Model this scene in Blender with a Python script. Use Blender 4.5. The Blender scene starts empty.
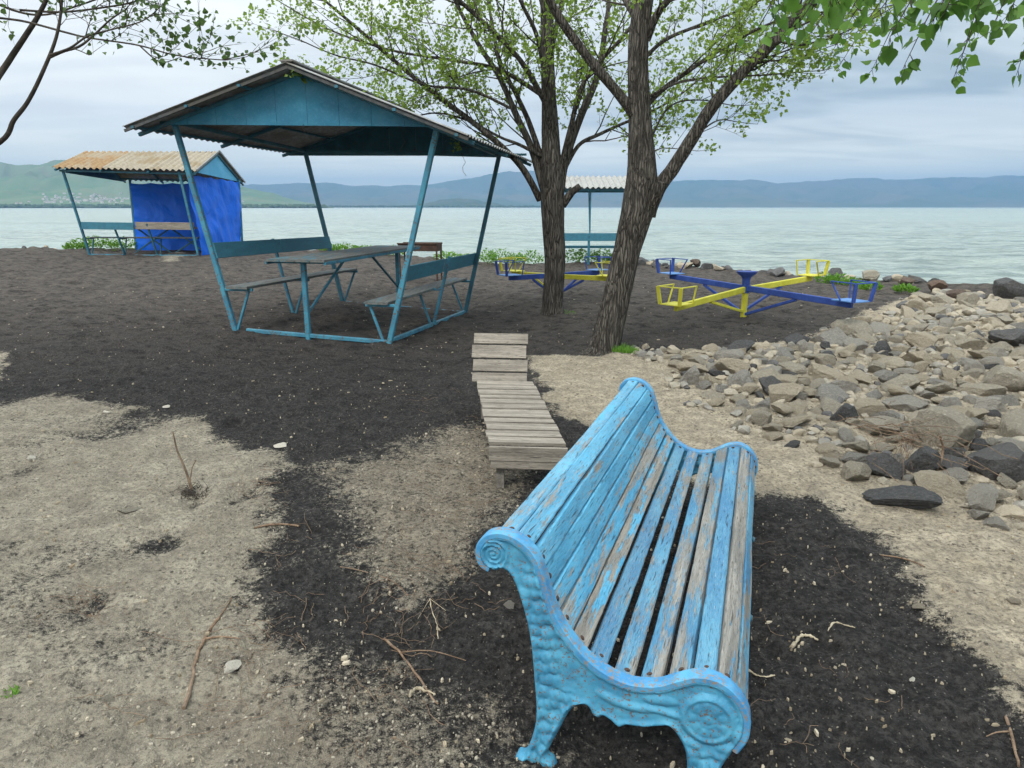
import bpy, bmesh, math, random
import numpy as np
from mathutils import Vector, Matrix, noise as mnoise

random.seed(7)
RS = np.random.RandomState(11)
SC = bpy.context.scene
COL = SC.collection
PI = math.pi
F, HC, HOR = 702.0, 1.6, 207.0
PT = math.atan((384 - HOR) / F)
CP, SP = math.cos(PT), math.sin(PT)


# ------------------------------------------------------------ measuring helpers
def ray(u, v):
    X = (u - 512) / F
    Y = (384 - v) / F
    return Vector((X, CP + Y * SP, -SP + Y * CP))


def V(u, v, Y):                       # point at ground distance Y
    d = ray(u, v)
    return Vector((0, 0, HC)) + d * (Y / d.y)


def Z(u, v, z):                       # point at height z
    d = ray(u, v)
    return Vector((0, 0, HC)) + d * ((z - HC) / d.z)


# ------------------------------------------------------------ numpy noise
def _hash(ix, iy, seed):
    h = (ix.astype(np.int64) * 374761393 + iy.astype(np.int64) * 668265263 + seed * 1442695041) & 0xffffffff
    h = ((h ^ (h >> 13)) * 1274126177) & 0xffffffff
    h = h ^ (h >> 16)
    return (h & 0xffff) / 65535.0


def vnoise(x, y, seed=0):
    x0 = np.floor(x)
    y0 = np.floor(y)
    fx = x - x0
    fy = y - y0
    fx = fx * fx * fx * (fx * (fx * 6 - 15) + 10)
    fy = fy * fy * fy * (fy * (fy * 6 - 15) + 10)
    a = _hash(x0, y0, seed)
    b = _hash(x0 + 1, y0, seed)
    c = _hash(x0, y0 + 1, seed)
    d = _hash(x0 + 1, y0 + 1, seed)
    return (a * (1 - fx) + b * fx) * (1 - fy) + (c * (1 - fx) + d * fx) * fy - 0.5


def fbm(x, y, seed=0, oct=4, gain=0.5):
    s = 0
    a = 1.0
    for i in range(oct):
        s = s + a * vnoise(x * 2 ** i + 17.3 * i, y * 2 ** i - 9.1 * i, seed + i)
        a *= gain
    return s


def sstep(a, b, x):
    t = np.clip((x - a) / (b - a), 0, 1)
    return t * t * (3 - 2 * t)


EX = np.array([-80, -20, -14, -9.5, -.4, 3, 5.6, 7.2, 8.7, 10.5, 14, 20, 40, 80.])
EY = np.array([32, 23.5, 22.8, 23.6, 22.8, 23.4, 21.5, 19.0, 16.3, 14.8, 13.2, 12, 10, 6.])


def base_h(x, y):
    z = np.interp(x, [-12, -6, -3.6, -1.5, -.7, .5, 1.2], [.05, .04, .015, -.09, -.12, -.06, -.02]) * sstep(5.5, 8.3, y)
    z = z - .16 * sstep(13, 20, y) * sstep(-3, 2, x)
    z = z + .22 * sstep(12, 19, y) * sstep(1, 9, -x)
    d = y - np.interp(x, EX, EY) + .5 * vnoise(x * .7, y * .0 + 3, 5)
    z = z - np.clip((d + .25) * .6, 0, 1.6) + .06 * sstep(-1.2, -.2, d) * (1 - sstep(-.2, .6, d))
    return z


def inpoly(x, y, poly):
    ins = np.zeros(x.shape, bool)
    dist = np.full(x.shape, 1e9)
    n = len(poly)
    for i in range(n):
        x1, y1 = poly[i]
        x2, y2 = poly[(i + 1) % n]
        c = ((y1 > y) != (y2 > y))
        xi = (x2 - x1) * (y - y1) / (y2 - y1 + 1e-12) + x1
        ins ^= c & (x < xi)
        dx, dy = x2 - x1, y2 - y1
        t = np.clip(((x - x1) * dx + (y - y1) * dy) / (dx * dx + dy * dy + 1e-12), 0, 1)
        dist = np.minimum(dist, np.hypot(x - x1 - t * dx, y - y1 - t * dy))
    return np.where(ins, dist, -dist)


def gp(pts):
    return [tuple(Z(u, v, 0)[:2]) for u, v in pts]


P_LEFT = gp([(-260, 420), (0, 404), (60, 394), (110, 405), (200, 424), (262, 455), (276, 475), (256, 495), (250, 545), (262, 592),
             (282, 630), (296, 690), (330, 768), (400, 900), (-500, 900), (-600, 500)])
P_LOW = gp([(180, 640), (300, 632), (420, 668), (520, 690), (560, 768), (640, 900), (200, 900)])
P_MID = gp([(318, 470), (400, 440), (478, 425), (540, 445), (520, 500), (500, 540), (470, 580), (440, 612), (395, 610),
            (350, 545), (335, 500)])
P_RIGHT = gp([(528, 350), (560, 350), (600, 352), (650, 352), (800, 336), (900, 300), (1200, 290), (1500, 400), (1500, 900), (1200, 860), (1100, 760), (1024, 702),
              (960, 640), (915, 590), (880, 545), (830, 510), (775, 492), (700, 484), (640, 450), (600, 430), (565, 415), (540, 380)])
P_SPOT = gp([(-60, 350), (8, 352), (22, 362), (10, 378), (-60, 392)])
P_FARSPOT = gp([(160, 262), (190, 262), (186, 274), (158, 272)])
PITS = [(Z(92, 606, 0), .10, .035), (Z(196, 500, 0), .07, .05), (Z(250, 492, 0), .09, .05), (Z(150, 545, 0), .13, .02),
        (Z(20, 470, 0), .16, .03), (Z(78, 735, 0), .06, .02), (Z(120, 430, 0), .3, .02), (Z(232, 500, 0), .05, .03),
        (Z(170, 540, 0), .1, .02), (Z(890, 600, 0), .12, .012), (Z(820, 720, 0), .1, .015), (Z(640, 300, 0), .2, .02)]


def masks(x, y):
    n = fbm(x * 1.6, y * 1.6, 21, 5)
    n2 = fbm(x * 5, y * 5, 31, 4)
    n3 = fbm(x * 16, y * 16, 37, 3)
    e = .20 * n + .12 * n2 + .09 * n3
    L = sstep(-.17, .20, inpoly(x, y, P_LEFT) + e)
    M = sstep(-.2, .3, inpoly(x, y, P_MID) + e) * .66
    W = sstep(-.25, .3, inpoly(x, y, P_LOW) + e) * .50
    R = sstep(-.13, .14, inpoly(x, y, P_RIGHT) + e * .8)
    S = np.maximum(sstep(-.05, .2, inpoly(x, y, P_SPOT) + e), .7 * sstep(-.05, .3, inpoly(x, y, P_FARSPOT) + e))
    dark = sstep(.10, .6, fbm(x * 1.5 + 4, y * 2.3, 77, 5, .68)) * .5
    tan = np.maximum.reduce([L * (1 - dark * .8), M, W, R, S])
    for p, r, dp in PITS:
        d = np.hypot(x - p.x, (y - p.y) * .8)
        tan = tan * (1 - .55 * np.exp(-(d / r / .8) ** 2))
    fib = np.maximum(M, W)
    return tan, np.maximum(R, 0), fib


def height(x, y, fine=True):
    x = np.asarray(x, float)
    y = np.asarray(y, float)
    z = base_h(x, y)
    z = z + .03 * fbm(x * .45, y * .45, 3, 3) * sstep(2, 6, y)
    if fine:
        tan, warm, fib = masks(x, y)
        z = z + tan * (.024 * fbm(x * 4, y * 4, 41, 5, .66) + .008 + .010 * fbm(x * 28, y * 28, 51, 3, .7))
        dim = fbm(x * 3.2, y * 3.8, 61, 3)
        z = z + sstep(6, 10, y) * (.045 * fbm(x * 1.6, y * 2.4, 111, 4, .65))
        z = z + (1 - tan) * (.044 * dim - .022 * sstep(.10, .35, fbm(x * 4.3 + 9, y * 4.3, 71, 2)) + .017 * fbm(x * 18, y * 18, 81, 4, .7))
        for p, r, dp in PITS:
            z = z - dp * np.exp(-((x - p.x) ** 2 + ((y - p.y) * .8) ** 2) / r ** 2)
    return z


GB = []


def gz(x, y):
    if GB:
        h = GB[0].ray_cast(Vector((x, y, 5)), Vector((0, 0, -1)))
        if h[0] is not None:
            return h[0].z
    return float(height(np.array([x]), np.array([y]))[0])


def G(u, v):                          # where a sight line meets the ground
    d = ray(u, v)
    t = (0 - HC) / d.z
    for _ in range(12):
        z = gz(d.x * t, d.y * t)
        t = .5 * t + .5 * (z - HC) / d.z
    return Vector((d.x * t, d.y * t, gz(d.x * t, d.y * t)))


# ------------------------------------------------------------ mesh helpers
class MB:
    def __init__(s):
        s.v = []
        s.f = []
        s.a = []

    def add(s, vs, fs, a=0.0):
        o = len(s.v)
        s.v += [tuple(p) for p in vs]
        s.f += [tuple(i + o for i in f) for f in fs]
        s.a += [a] * len(vs)

    def box(s, c, size, M=None, a=0.0):
        x, y, z = [q / 2 for q in size]
        vs = [Vector((i * x, j * y, k * z)) for k in (-1, 1) for j in (-1, 1) for i in (-1, 1)]
        if M:
            vs = [M @ p for p in vs]
        vs = [p + Vector(c) for p in vs]
        s.add(vs, [(0, 2, 3, 1), (4, 5, 7, 6), (0, 1, 5, 4), (2, 6, 7, 3), (0, 4, 6, 2), (1, 3, 7, 5)], a)

    def bar(s, p, q, w, h=None, up=Vector((0, 0, 1)), a=0.0):
        h = h or w
        p = Vector(p)
        q = Vector(q)
        d = (q - p)
        L = d.length
        d.normalize()
        x = d.cross(up)
        if x.length < 1e-3:
            x = d.cross(Vector((0, 1, 0)))
        x.normalize()
        z = x.cross(d)
        c = min(w, h) * .12
        prof = [(-w / 2 + c, -h / 2), (w / 2 - c, -h / 2), (w / 2, -h / 2 + c), (w / 2, h / 2 - c), (w / 2 - c, h / 2), (-w / 2 + c, h / 2),
                (-w / 2, h / 2 - c), (-w / 2, -h / 2 + c)]
        vs = [e + x * i + z * j for e in (p, q) for i, j in prof]
        s.add(vs, [(i, (i + 1) % 8, 8 + (i + 1) % 8, 8 + i) for i in range(8)] + [tuple(range(7, -1, -1)), tuple(range(8, 16))], a)

    def angle(s, p, q, w, t, out, side):   # L section
        p = Vector(p)
        q = Vector(q)
        d = (q - p).normalized()
        o = Vector(out)
        o = (o - d * o.dot(d)).normalized()
        r = Vector(side)
        r = (r - d * r.dot(d)).normalized()
        prof = [(0, 0), (w, 0), (w, t), (t, t), (t, w), (0, w)]
        vs = [e + o * i + r * j for e in (p, q) for i, j in prof]
        s.add(vs, [(i, (i + 1) % 6, 6 + (i + 1) % 6, 6 + i) for i in range(6)] + [(0, 3, 2, 1), (0, 5, 4, 3), (6, 7, 8, 9), (6, 9, 10, 11)])

    def tube(s, pts, rad, n=8, a=0.0, disp=None):
        pts = [Vector(p) for p in pts]
        m = len(pts)
        if not hasattr(rad, '__len__'):
            rad = [rad] * m
        ref = Vector((0.31, 0.17, .93)).normalized()
        rings = []
        px = None
        for i, p in enumerate(pts):
            d = (pts[min(i + 1, m - 1)] - pts[max(i - 1, 0)]).normalized()
            if px is None:
                px = d.cross(ref)
                if px.length < .05:
                    px = d.cross(Vector((1, 0, 0)))
            px = (px - d * px.dot(d)).normalized()
            py = d.cross(px)
            for k in range(n):
                t = 2 * PI * k / n
                r = rad[i]
                if disp:
                    r = r * disp(i, t, p)
                rings.append(p + (px * math.cos(t) + py * math.sin(t)) * r)
        fs = []
        for i in range(m - 1):
            for k in range(n):
                fs.append((i * n + k, i * n + (k + 1) % n, (i + 1) * n + (k + 1) % n, (i + 1) * n + k))
        fs.append(tuple(range(n - 1, -1, -1)))
        fs.append(tuple(range((m - 1) * n, m * n)))
        s.add(rings, fs, a)

    def prism(s, poly, axis0, axis1, axn, org, th, a=0.0):   # flat outline given a thickness
        org = Vector(org)
        n = len(poly)
        lo = [org + axis0 * p[0] + axis1 * p[1] for p in poly]
        hi = [q + axn * th for q in lo]
        s.add(lo + hi, [tuple(range(n - 1, -1, -1)), tuple(range(n, 2 * n))] + [(i, (i + 1) % n, n + (i + 1) % n, n + i) for i in range(n)], a)

    def mesh(s, name):
        me = bpy.data.meshes.new(name)
        me.from_pydata(s.v, [], s.f)
        at = me.attributes.new('rnd', 'FLOAT', 'POINT')
        at.data.foreach_set('value', np.array(s.a, np.float32))
        me.update()
        return me

    def build(s, name, mat, parent=None, smooth=False, M=None):
        me = s.mesh(name)
        me.materials.append(mat)
        bm = bmesh.new()
        bm.from_mesh(me)
        bmesh.ops.recalc_face_normals(bm, faces=bm.faces)
        bm.to_mesh(me)
        bm.free()
        return link(name, me, parent, smooth)


def link(name, me, parent=None, smooth=False, ang=40):
    o = bpy.data.objects.new(name, me)
    COL.objects.link(o)
    if parent:
        o.parent = parent
    if smooth:
        me.polygons.foreach_set('use_smooth', np.ones(len(me.polygons), bool))
        me.set_sharp_from_angle(angle=math.radians(ang))
    return o


def fastmesh(name, verts, faces, mat, rnd=None, smooth=False):
    """verts (n,3), faces (m,k) arrays"""
    me = bpy.data.meshes.new(name)
    verts = np.asarray(verts, np.float32)
    faces = np.asarray(faces, np.int32)
    me.vertices.add(len(verts))
    me.vertices.foreach_set('co', verts.ravel())
    m, k = faces.shape
    me.loops.add(m * k)
    me.loops.foreach_set('vertex_index', faces.ravel())
    me.polygons.add(m)
    me.polygons.foreach_set('loop_start', np.arange(0, m * k, k, dtype=np.int32))
    me.polygons.foreach_set('loop_total', np.full(m, k, np.int32))
    if rnd is not None:
        at = me.attributes.new('rnd', 'FLOAT', 'POINT')
        at.data.foreach_set('value', np.asarray(rnd, np.float32))
    me.update(calc_edges=True)
    me.validate()
    me.polygons.foreach_set('use_smooth', np.full(len(me.polygons), smooth))
    me.materials.append(mat)
    return me


def thing(name, label, cat, loc=(0, 0, 0), group=None, rz=0):
    o = bpy.data.objects.new(name, None)
    COL.objects.link(o)
    o.empty_display_size = .1
    o.location = loc
    o.rotation_euler = (0, 0, rz)
    return tag(o, label, cat, group)


def tag(o, label=None, cat=None, group=None, kind=None):
    if label:
        o['label'] = label
    if cat:
        o['category'] = cat
    if group:
        o['group'] = group
    if kind:
        o['kind'] = kind
    return o


# ------------------------------------------------------------ material helpers
class NT:
    def __init__(s, name):
        s.m = bpy.data.materials.new(name)
        s.m.use_nodes = True
        s.t = s.m.node_tree
        s.t.nodes.clear()
        s.out = s.t.nodes.new('ShaderNodeOutputMaterial')
        s.b = s.t.nodes.new('ShaderNodeBsdfPrincipled')
        s.t.links.new(s.b.outputs[0], s.out.inputs['Surface'])

    def n(s, typ, **kw):
        nd = s.t.nodes.new('ShaderNode' + typ)
        for k, v in kw.items():
            if k in nd.inputs.keys():
                s.set(nd.inputs[k], v)
            else:
                setattr(nd, k, v)
        return nd

    def set(s, inp, v):
        if isinstance(v, bpy.types.NodeSocket):
            s.t.links.new(v, inp)
        elif isinstance(v, (tuple, list)) and len(v) == 3 and inp.type == 'RGBA':
            inp.default_value = (*v, 1)
        else:
            inp.default_value = v

    def co(s, kind='Object', scale=(1, 1, 1), loc=(0, 0, 0)):
        c = s.t.nodes.new('ShaderNodeTexCoord').outputs[kind]
        mp = s.n('Mapping')
        mp.inputs['Scale'].default_value = scale
        mp.inputs['Location'].default_value = loc
        s.t.links.new(c, mp.inputs['Vector'])
        return mp.outputs[0]

    def attr(s, name, out='Fac'):
        return s.n('Attribute', attribute_name=name).outputs[out]

    def noise(s, vec, scale, detail=4, rough=.55, dist=0):
        nd = s.n('TexNoise', Scale=scale, Detail=detail, Roughness=rough, Distortion=dist)
        s.t.links.new(vec, nd.inputs['Vector'])
        return nd.outputs['Fac']

    def vor(s, vec, scale, out='Distance', feature='F1', rand=1):
        nd = s.n('TexVoronoi', feature=feature)
        nd.inputs['Scale'].default_value = scale
        nd.inputs['Randomness'].default_value = rand
        s.t.links.new(vec, nd.inputs['Vector'])
        return nd.outputs[out]

    def ramp(s, fac, a, b, lo=0., hi=1.):
        nd = s.n('MapRange', interpolation_type='SMOOTHSTEP')
        s.set(nd.inputs[0], fac)
        nd.inputs[1].default_value = a
        nd.inputs[2].default_value = b
        nd.inputs[3].default_value = lo
        nd.inputs[4].default_value = hi
        return nd.outputs[0]

    def mix(s, fac, a, b, typ='MIX'):
        nd = s.n('Mix', data_type='RGBA', blend_type=typ)
        s.set(nd.inputs[0], fac)
        s.set(nd.inputs[6], a)
        s.set(nd.inputs[7], b)
        return nd.outputs[2]

    def math(s, op, a, b=0.0, c=None):
        nd = s.n('Math', operation=op)
        s.set(nd.inputs[0], a)
        s.set(nd.inputs[1], b)
        if c is not None:
            s.set(nd.inputs[2], c)
        return nd.outputs[0]

    def vadd(s, a, b):
        nd = s.n('VectorMath', operation='ADD')
        s.set(nd.inputs[0], a)
        s.t.links.new(b, nd.inputs[1])
        return nd.outputs[0]

    def bump(s, h, strength=.5, dist=.01, prev=None):
        nd = s.n('Bump')
        nd.inputs['Strength'].default_value = strength
        nd.inputs['Distance'].default_value = dist
        s.t.links.new(h, nd.inputs['Height'])
        if prev:
            s.t.links.new(prev, nd.inputs['Normal'])
        return nd.outputs[0]

    def fin(s, col, rough=.6, normal=None, spec=.4, metal=0):
        s.set(s.b.inputs['Base Color'], col)
        s.set(s.b.inputs['Roughness'], rough)
        s.set(s.b.inputs['Specular IOR Level'], spec)
        s.set(s.b.inputs['Metallic'], metal)
        if normal:
            s.set(s.b.inputs['Normal'], normal)
        return s.m


def m_paint(name, c1, c2, chip=(.12, .08, .055), chipamt=.62, scale=1.0, rough=.5, streak=(1, 1, 1)):
    t = NT(name)
    v = t.co('Object', streak)
    a = t.noise(v, 4 * scale, 5)
    b = t.noise(v, 38 * scale, 5, .65)
    c = t.noise(v, 11 * scale, 4, .6)
    col = t.mix(t.ramp(a, .35, .68), c1, c2)
    col = t.mix(t.ramp(b, .45, .75, 0, .35), col, tuple(min(1, x * 1.5 + .05) for x in c1))
    k = t.math('MULTIPLY', t.ramp(b, chipamt - .05, chipamt), t.ramp(c, .42, .6))
    col = t.mix(k, col, chip)
    return t.fin(col, t.ramp(c, .3, .7, rough, rough + .25), t.bump(t.math('SUBTRACT', b, t.math('MULTIPLY', k, .5)), .45, .004 / scale))


def m_wood(name, wood1, wood2, paint=None, paint2=None, amount=.5, axis=1, rough=.8, patch=1.0):
    """weathered board; axis = the direction the grain runs"""
    t = NT(name)
    st = [14, 14, 14]
    st[axis] = .9
    s2 = [5, 5, 5]
    s2[axis] = 1.0
    r = t.attr('rnd')
    off = t.n('CombineXYZ', X=t.math('MULTIPLY', r, 37.), Y=t.math('MULTIPLY', r, 91.), Z=t.math('MULTIPLY', r, 13.)).outputs[0]
    v = t.vadd(t.co('Object', st), off)
    vp = t.vadd(t.co('Object', s2), off)
    grain = t.noise(v, 6, 6, .7)
    g2 = t.noise(v, 1.6, 3)
    col = t.mix(t.ramp(grain, .3, .7), wood1, wood2)
    col = t.mix(t.ramp(g2, .35, .7, 0, .6), col, tuple(x * .55 for x in wood1))
    crack = t.ramp(t.noise(v, 12, 3, .6), .60, .68)
    h = t.math('SUBTRACT', grain, t.math('MULTIPLY', crack, .7))
    if paint:
        p1 = t.noise(vp, 1.6 * patch, 6, .72)
        p2 = t.noise(v, 4, 5, .7)
        bias = t.math('MULTIPLY', t.math('SUBTRACT', t.n('TexWhiteNoise', noise_dimensions='1D', W=r).outputs['Value'], .5), .16)
        m = t.math('ADD', t.math('ADD', t.math('MULTIPLY', p1, .62), t.math('MULTIPLY', p2, .38)), bias)
        th = 1 - amount
        k = t.ramp(m, .5 + (th - .5) * .5 - .02, .5 + (th - .5) * .5 + .025)
        pc = t.mix(t.ramp(t.noise(vp, 2.2, 4), .35, .65), paint, paint2)
        pc = t.mix(t.ramp(grain, .55, .8, 0, .5), pc, tuple(min(1, x * 1.35 + .05) for x in paint))
        col = t.mix(k, col, pc)
        h = t.math('ADD', h, t.math('MULTIPLY', k, .5))
    sp = t.noise(v, 30, 3, .6)
    col = t.mix(t.ramp(sp, .56, .70, 0, .55), col, tuple(x * .40 for x in wood1))
    col = t.mix(t.ramp(sp, .40, .30, 0, .40), col, tuple(min(1, x * 1.35) for x in wood2))
    h = t.math('SUBTRACT', h, t.math('MULTIPLY', t.ramp(sp, .56, .70), .4))
    col = t.mix(t.math('MULTIPLY', crack, .75), col, (.03, .027, .024))
    return t.fin(col, rough, t.bump(h, .6, .006), .3)


def m_rock(name, c1, c2, c3, bd=.05):
    t = NT(name)
    r = t.math('ADD', t.attr('rnd'), t.n('ObjectInfo').outputs['Random'])
    off = t.n('CombineXYZ', X=t.math('MULTIPLY', r, 7.), Y=t.math('MULTIPLY', r, 3.), Z=0.).outputs[0]
    v = t.vadd(t.co('Object'), off)
    n1 = t.noise(v, 3.5, 6, .62)
    n2 = t.noise(v, 9, 7, .75)
    w = t.n('TexWhiteNoise', noise_dimensions='1D', W=r).outputs['Value']
    col = t.mix(t.ramp(t.math('ADD', t.math('MULTIPLY', w, .6), t.math('MULTIPLY', n1, .4)), .3, .7), c1, c2)
    col = t.mix(t.ramp(n2, .42, .7, 0, .75), col, c3)
    col = t.mix(t.ramp(t.noise(v, 70, 3), .62, .72, 0, .6), col, tuple(x * .45 for x in c1))
    dirt = t.ramp(t.noise(v, 2.0, 5, .7), .50, .70, 0, .45)
    col = t.mix(dirt, col, tuple(.65 * p + .35 * q for p, q in zip(c1, (.24, .20, .14))))
    return t.fin(col, .92, t.bump(t.math('ADD', n2, t.math('MULTIPLY', n1, .8)), 1.0, bd), .2)


# ------------------------------------------------------------ materials
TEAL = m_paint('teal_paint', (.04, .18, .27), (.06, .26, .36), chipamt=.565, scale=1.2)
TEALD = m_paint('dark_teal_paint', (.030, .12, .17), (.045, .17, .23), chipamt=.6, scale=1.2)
GABLE = m_paint('gable_paint', (.018, .15, .25), (.030, .20, .31), chipamt=.72, scale=.7, rough=.45)
GABLE2 = m_paint('light_blue_gable', (.10, .42, .68), (.16, .50, .75), chipamt=.68, scale=.5)
BLUE = m_paint('deep_blue_paint', (.022, .055, .26), (.035, .085, .34), chipamt=.68, scale=1.5)
BLUELT = m_paint('seat_blue_paint', (.09, .22, .50), (.13, .28, .55), chipamt=.66, scale=1.5)
YEL = m_paint('yellow_paint', (.52, .48, .035), (.62, .58, .06), chipamt=.66, scale=1.5)
RUST = m_paint('rusty_steel', (.055, .032, .024), (.10, .055, .038), (.02, .015, .012), .6, 1.5, .8)
IRON = m_paint('cast_iron_blue', (.045, .23, .38), (.085, .34, .50), (.15, .10, .07), .585, 3.6, .55)
IRONT = m_paint('worn_blue_rim', (.045, .23, .46), (.11, .38, .60), (.24, .21, .18), .54, 3.2, .45)
SLATB = m_wood('painted_back_slats', (.25, .225, .19), (.42, .38, .32), (.12, .44, .66), (.07, .31, .50), .55, 1, .55)
SLATS = m_wood('worn_seat_slats', (.20, .185, .16), (.38, .355, .31), (.06, .20, .35), (.11, .31, .45), .52, 1, .55)
GREYW = m_wood('grey_weathered_wood', (.23, .20, .165), (.40, .36, .30), axis=0)
GREYW2 = m_wood('grey_side_board', (.15, .135, .115), (.27, .25, .22), axis=1)
TBLW = m_wood('worn_blue_board', (.12, .125, .115), (.21, .22, .21), (.06, .22, .29), (.045, .17, .23), .45, 1, .75)
TBLB = m_wood('blue_board', (.11, .12, .11), (.2, .2, .19), (.05, .21, .29), (.045, .17, .24), .78, 1, .7)
R_TAN = m_rock('tan_rock', (.41, .35, .26), (.33, .30, .24), (.55, .485, .38))
R_GREY = m_rock('grey_rock', (.34, .315, .27), (.25, .24, .215), (.46, .425, .365))
R_DARK = m_rock('dark_rock', (.085, .085, .087), (.12, .118, .115), (.20, .195, .19))
R_RED = m_rock('brown_rock', (.16, .105, .075), (.13, .10, .085), (.25, .20, .16))


def m_roof(name, c1, c2, c3, thr=.5):
    t = NT(name)
    v = t.co('Object')
    a = t.noise(v, 1.2, 5, .6)
    b = t.noise(v, 14, 5, .65)
    col = t.mix(t.ramp(b, .35, .65), c1, c2)
    col = t.mix(t.ramp(a, thr, thr + .12), col, c3)
    return t.fin(col, .9, t.bump(b, .4, .01), .2)


ROOF1 = m_roof('grey_sheet_roof', (.24, .245, .245), (.36, .365, .365), (.22, .21, .19))
ROOF2 = m_roof('tan_sheet_roof', (.31, .265, .20), (.41, .36, .28), (.30, .235, .15), .5)
ROOF2R = m_roof('rusty_sheet_roof', (.30, .185, .095), (.38, .27, .155), (.36, .295, .21), .5)
ROOF3 = m_roof('pale_sheet_roof', (.30, .30, .285), (.40, .40, .38), (.26, .25, .23), .55)


EDGE = m_roof('dark_roof_edge', (.07, .075, .078), (.12, .125, .125), (.10, .095, .085))


def m_tarp():
    t = NT('blue_tarp')
    v = t.co('Object')
    w = t.noise(v, 1.3, 4, .55, 1.8)
    w2 = t.noise(v, 4, 3, .5, .8)
    col = t.mix(t.ramp(w2, .3, .75), (.010, .15, .80), (.012, .17, .88))
    return t.fin(col, .42, t.bump(t.math('ADD', w, t.math('MULTIPLY', w2, .15)), .5, .10), .25)


TARP = m_tarp()


def m_ground():
    t = NT('beach_ground')
    v = t.co('Object')
    tan = t.attr('tan')
    warm = t.attr('warm')
    fib = t.attr('fib')
    n1 = t.noise(v, 3.0, 6, .65)
    n2 = t.noise(v, 40, 5, .7)
    n3 = t.noise(v, 190, 3, .7)
    far = t.noise(t.co('Object', (.5, 1.4, 1)), 1.0, 5, .6)
    bl = t.mix(t.ramp(n2, .38, .62), (.018, .0165, .016), (.072, .067, .063))  # black sand: relief shading put into the colour, hollows darker, lumps paler
    bl = t.mix(t.ramp(n3, .45, .75, 0, .6), bl, (.10, .094, .088))
    bl = t.mix(t.ramp(t.noise(v, 13, 5, .7), .42, .62, .45, 0), bl, (.014, .014, .014))
    big = t.noise(t.co('Object', (.8, 1.3, 1)), 5, 6, .78)
    bl = t.mix(t.ramp(big, .36, .50, .6, 0), bl, (.014, .013, .013))
    ys = t.n('SeparateXYZ', Vector=t.co('Object')).outputs[1]
    bl = t.mix(t.math('MULTIPLY', t.ramp(ys, 5, 14), t.ramp(big, .36, .60, .12, 1.0)), bl, (.125, .108, .094))
    grey = t.mix(t.ramp(n1, .3, .7), (.30, .265, .20), (.49, .44, .34))
    sand = t.mix(t.ramp(n1, .3, .7), (.47, .395, .28), (.62, .53, .395))
    ta = t.mix(warm, grey, sand)
    ta = t.mix(t.ramp(t.noise(v, 7, 6, .7), .40, .62, .50, 0), ta, (.19, .165, .13))
    ta = t.mix(t.ramp(n2, .36, .58, .7, 0), ta, (.15, .13, .105))
    ta = t.mix(t.ramp(n3, .5, .75, 0, .5), ta, (.58, .53, .43))
    ta = t.mix(t.math('MULTIPLY', fib, .6), ta, (.14, .11, .08))
    nm = t.noise(v, 11, 5, .7)
    edge = t.math('ADD', tan, t.math('MULTIPLY', t.math('SUBTRACT', n2, .5), 1.3))
    edge = t.math('ADD', edge, t.math('MULTIPLY', t.math('SUBTRACT', n3, .5), .9))
    edge = t.math('ADD', edge, t.math('MULTIPLY', t.math('SUBTRACT', nm, .5), .9))
    k = t.ramp(edge, .28, .72)
    col = t.mix(k, bl, ta)
    # grit: pale and dark grains
    g = t.vor(v, 85)
    gc = t.vor(v, 85, 'Color')
    sel = t.n('SeparateColor')
    t.t.links.new(gc, sel.inputs[0])
    pale = t.math('MULTIPLY', t.ramp(g, .30, .22), t.ramp(sel.outputs[0], t_thr := .86, .88))
    col = t.mix(t.math('MULTIPLY', pale, t.math('MULTIPLY_ADD', tan, .6, .35)), col, (.45, .41, .34))
    g2 = t.vor(v, 38)
    gc2 = t.vor(v, 38, 'Color')
    sel2 = t.n('SeparateColor')
    t.t.links.new(gc2, sel2.inputs[0])
    dk = t.math('MULTIPLY', t.ramp(g2, .34, .22), t.ramp(sel2.outputs[1], .80, .83))
    col = t.mix(t.math('MULTIPLY', dk, t.math('MULTIPLY', tan, .7)), col, (.05, .047, .042))
    h = t.math('ADD', t.math('MULTIPLY', n2, 1.0), t.math('MULTIPLY', n3, .35))
    h = t.math('ADD', h, t.math('MULTIPLY', t.noise(v, 13, 4, .6), 2.2))
    h = t.math('ADD', h, t.math('MULTIPLY', t.ramp(g2, .5, .0), .35))
    nb = t.bump(h, 1.0, .030)
    return t.fin(col, .95, nb, .15)


GROUND = m_ground()


def m_bark(name, c1, c2):
    t = NT(name)
    iso = name in ('twig_bark', 'dry_stick', 'pale_root')
    v = t.co('Object', (1, 1, 1 if iso else .16))
    a = t.noise(v, 26, 6, .65, .6)
    b = t.noise(t.co('Object'), 4, 4)
    c = t.vor(t.vadd(t.co('Object', (1, 1, .085)), t.n('CombineXYZ', X=t.math('MULTIPLY', b, .10), Y=t.math('MULTIPLY', a, .03), Z=0.).outputs[0]), 38, 'Distance', 'DISTANCE_TO_EDGE')
    col = t.mix(t.ramp(a, .35, .65), c1, c2)
    col = t.mix(t.ramp(b, .4, .7, 0, .35), col, (.16, .14, .115))
    if iso:
        return t.fin(col, .9, t.bump(a, .5, .004), .15)
    col = t.mix(t.math('MULTIPLY', t.ramp(c, .12, .0), t.ramp(b, .3, .6, .4, 1.)), col, tuple(x * .35 for x in c1))
    return t.fin(col, .92, t.bump(t.math('ADD', a, t.ramp(c, 0, .2)), 1.0, .02), .15)


BARK = m_bark('poplar_bark', (.060, .053, .045), (.155, .140, .120))
TWIGB = m_bark('twig_bark', (.035, .03, .026), (.07, .058, .047))
STICK = m_bark('dry_stick', (.11, .07, .045), (.26, .18, .12))
PALE = m_bark('pale_root', (.34, .28, .19), (.50, .43, .31))


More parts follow.
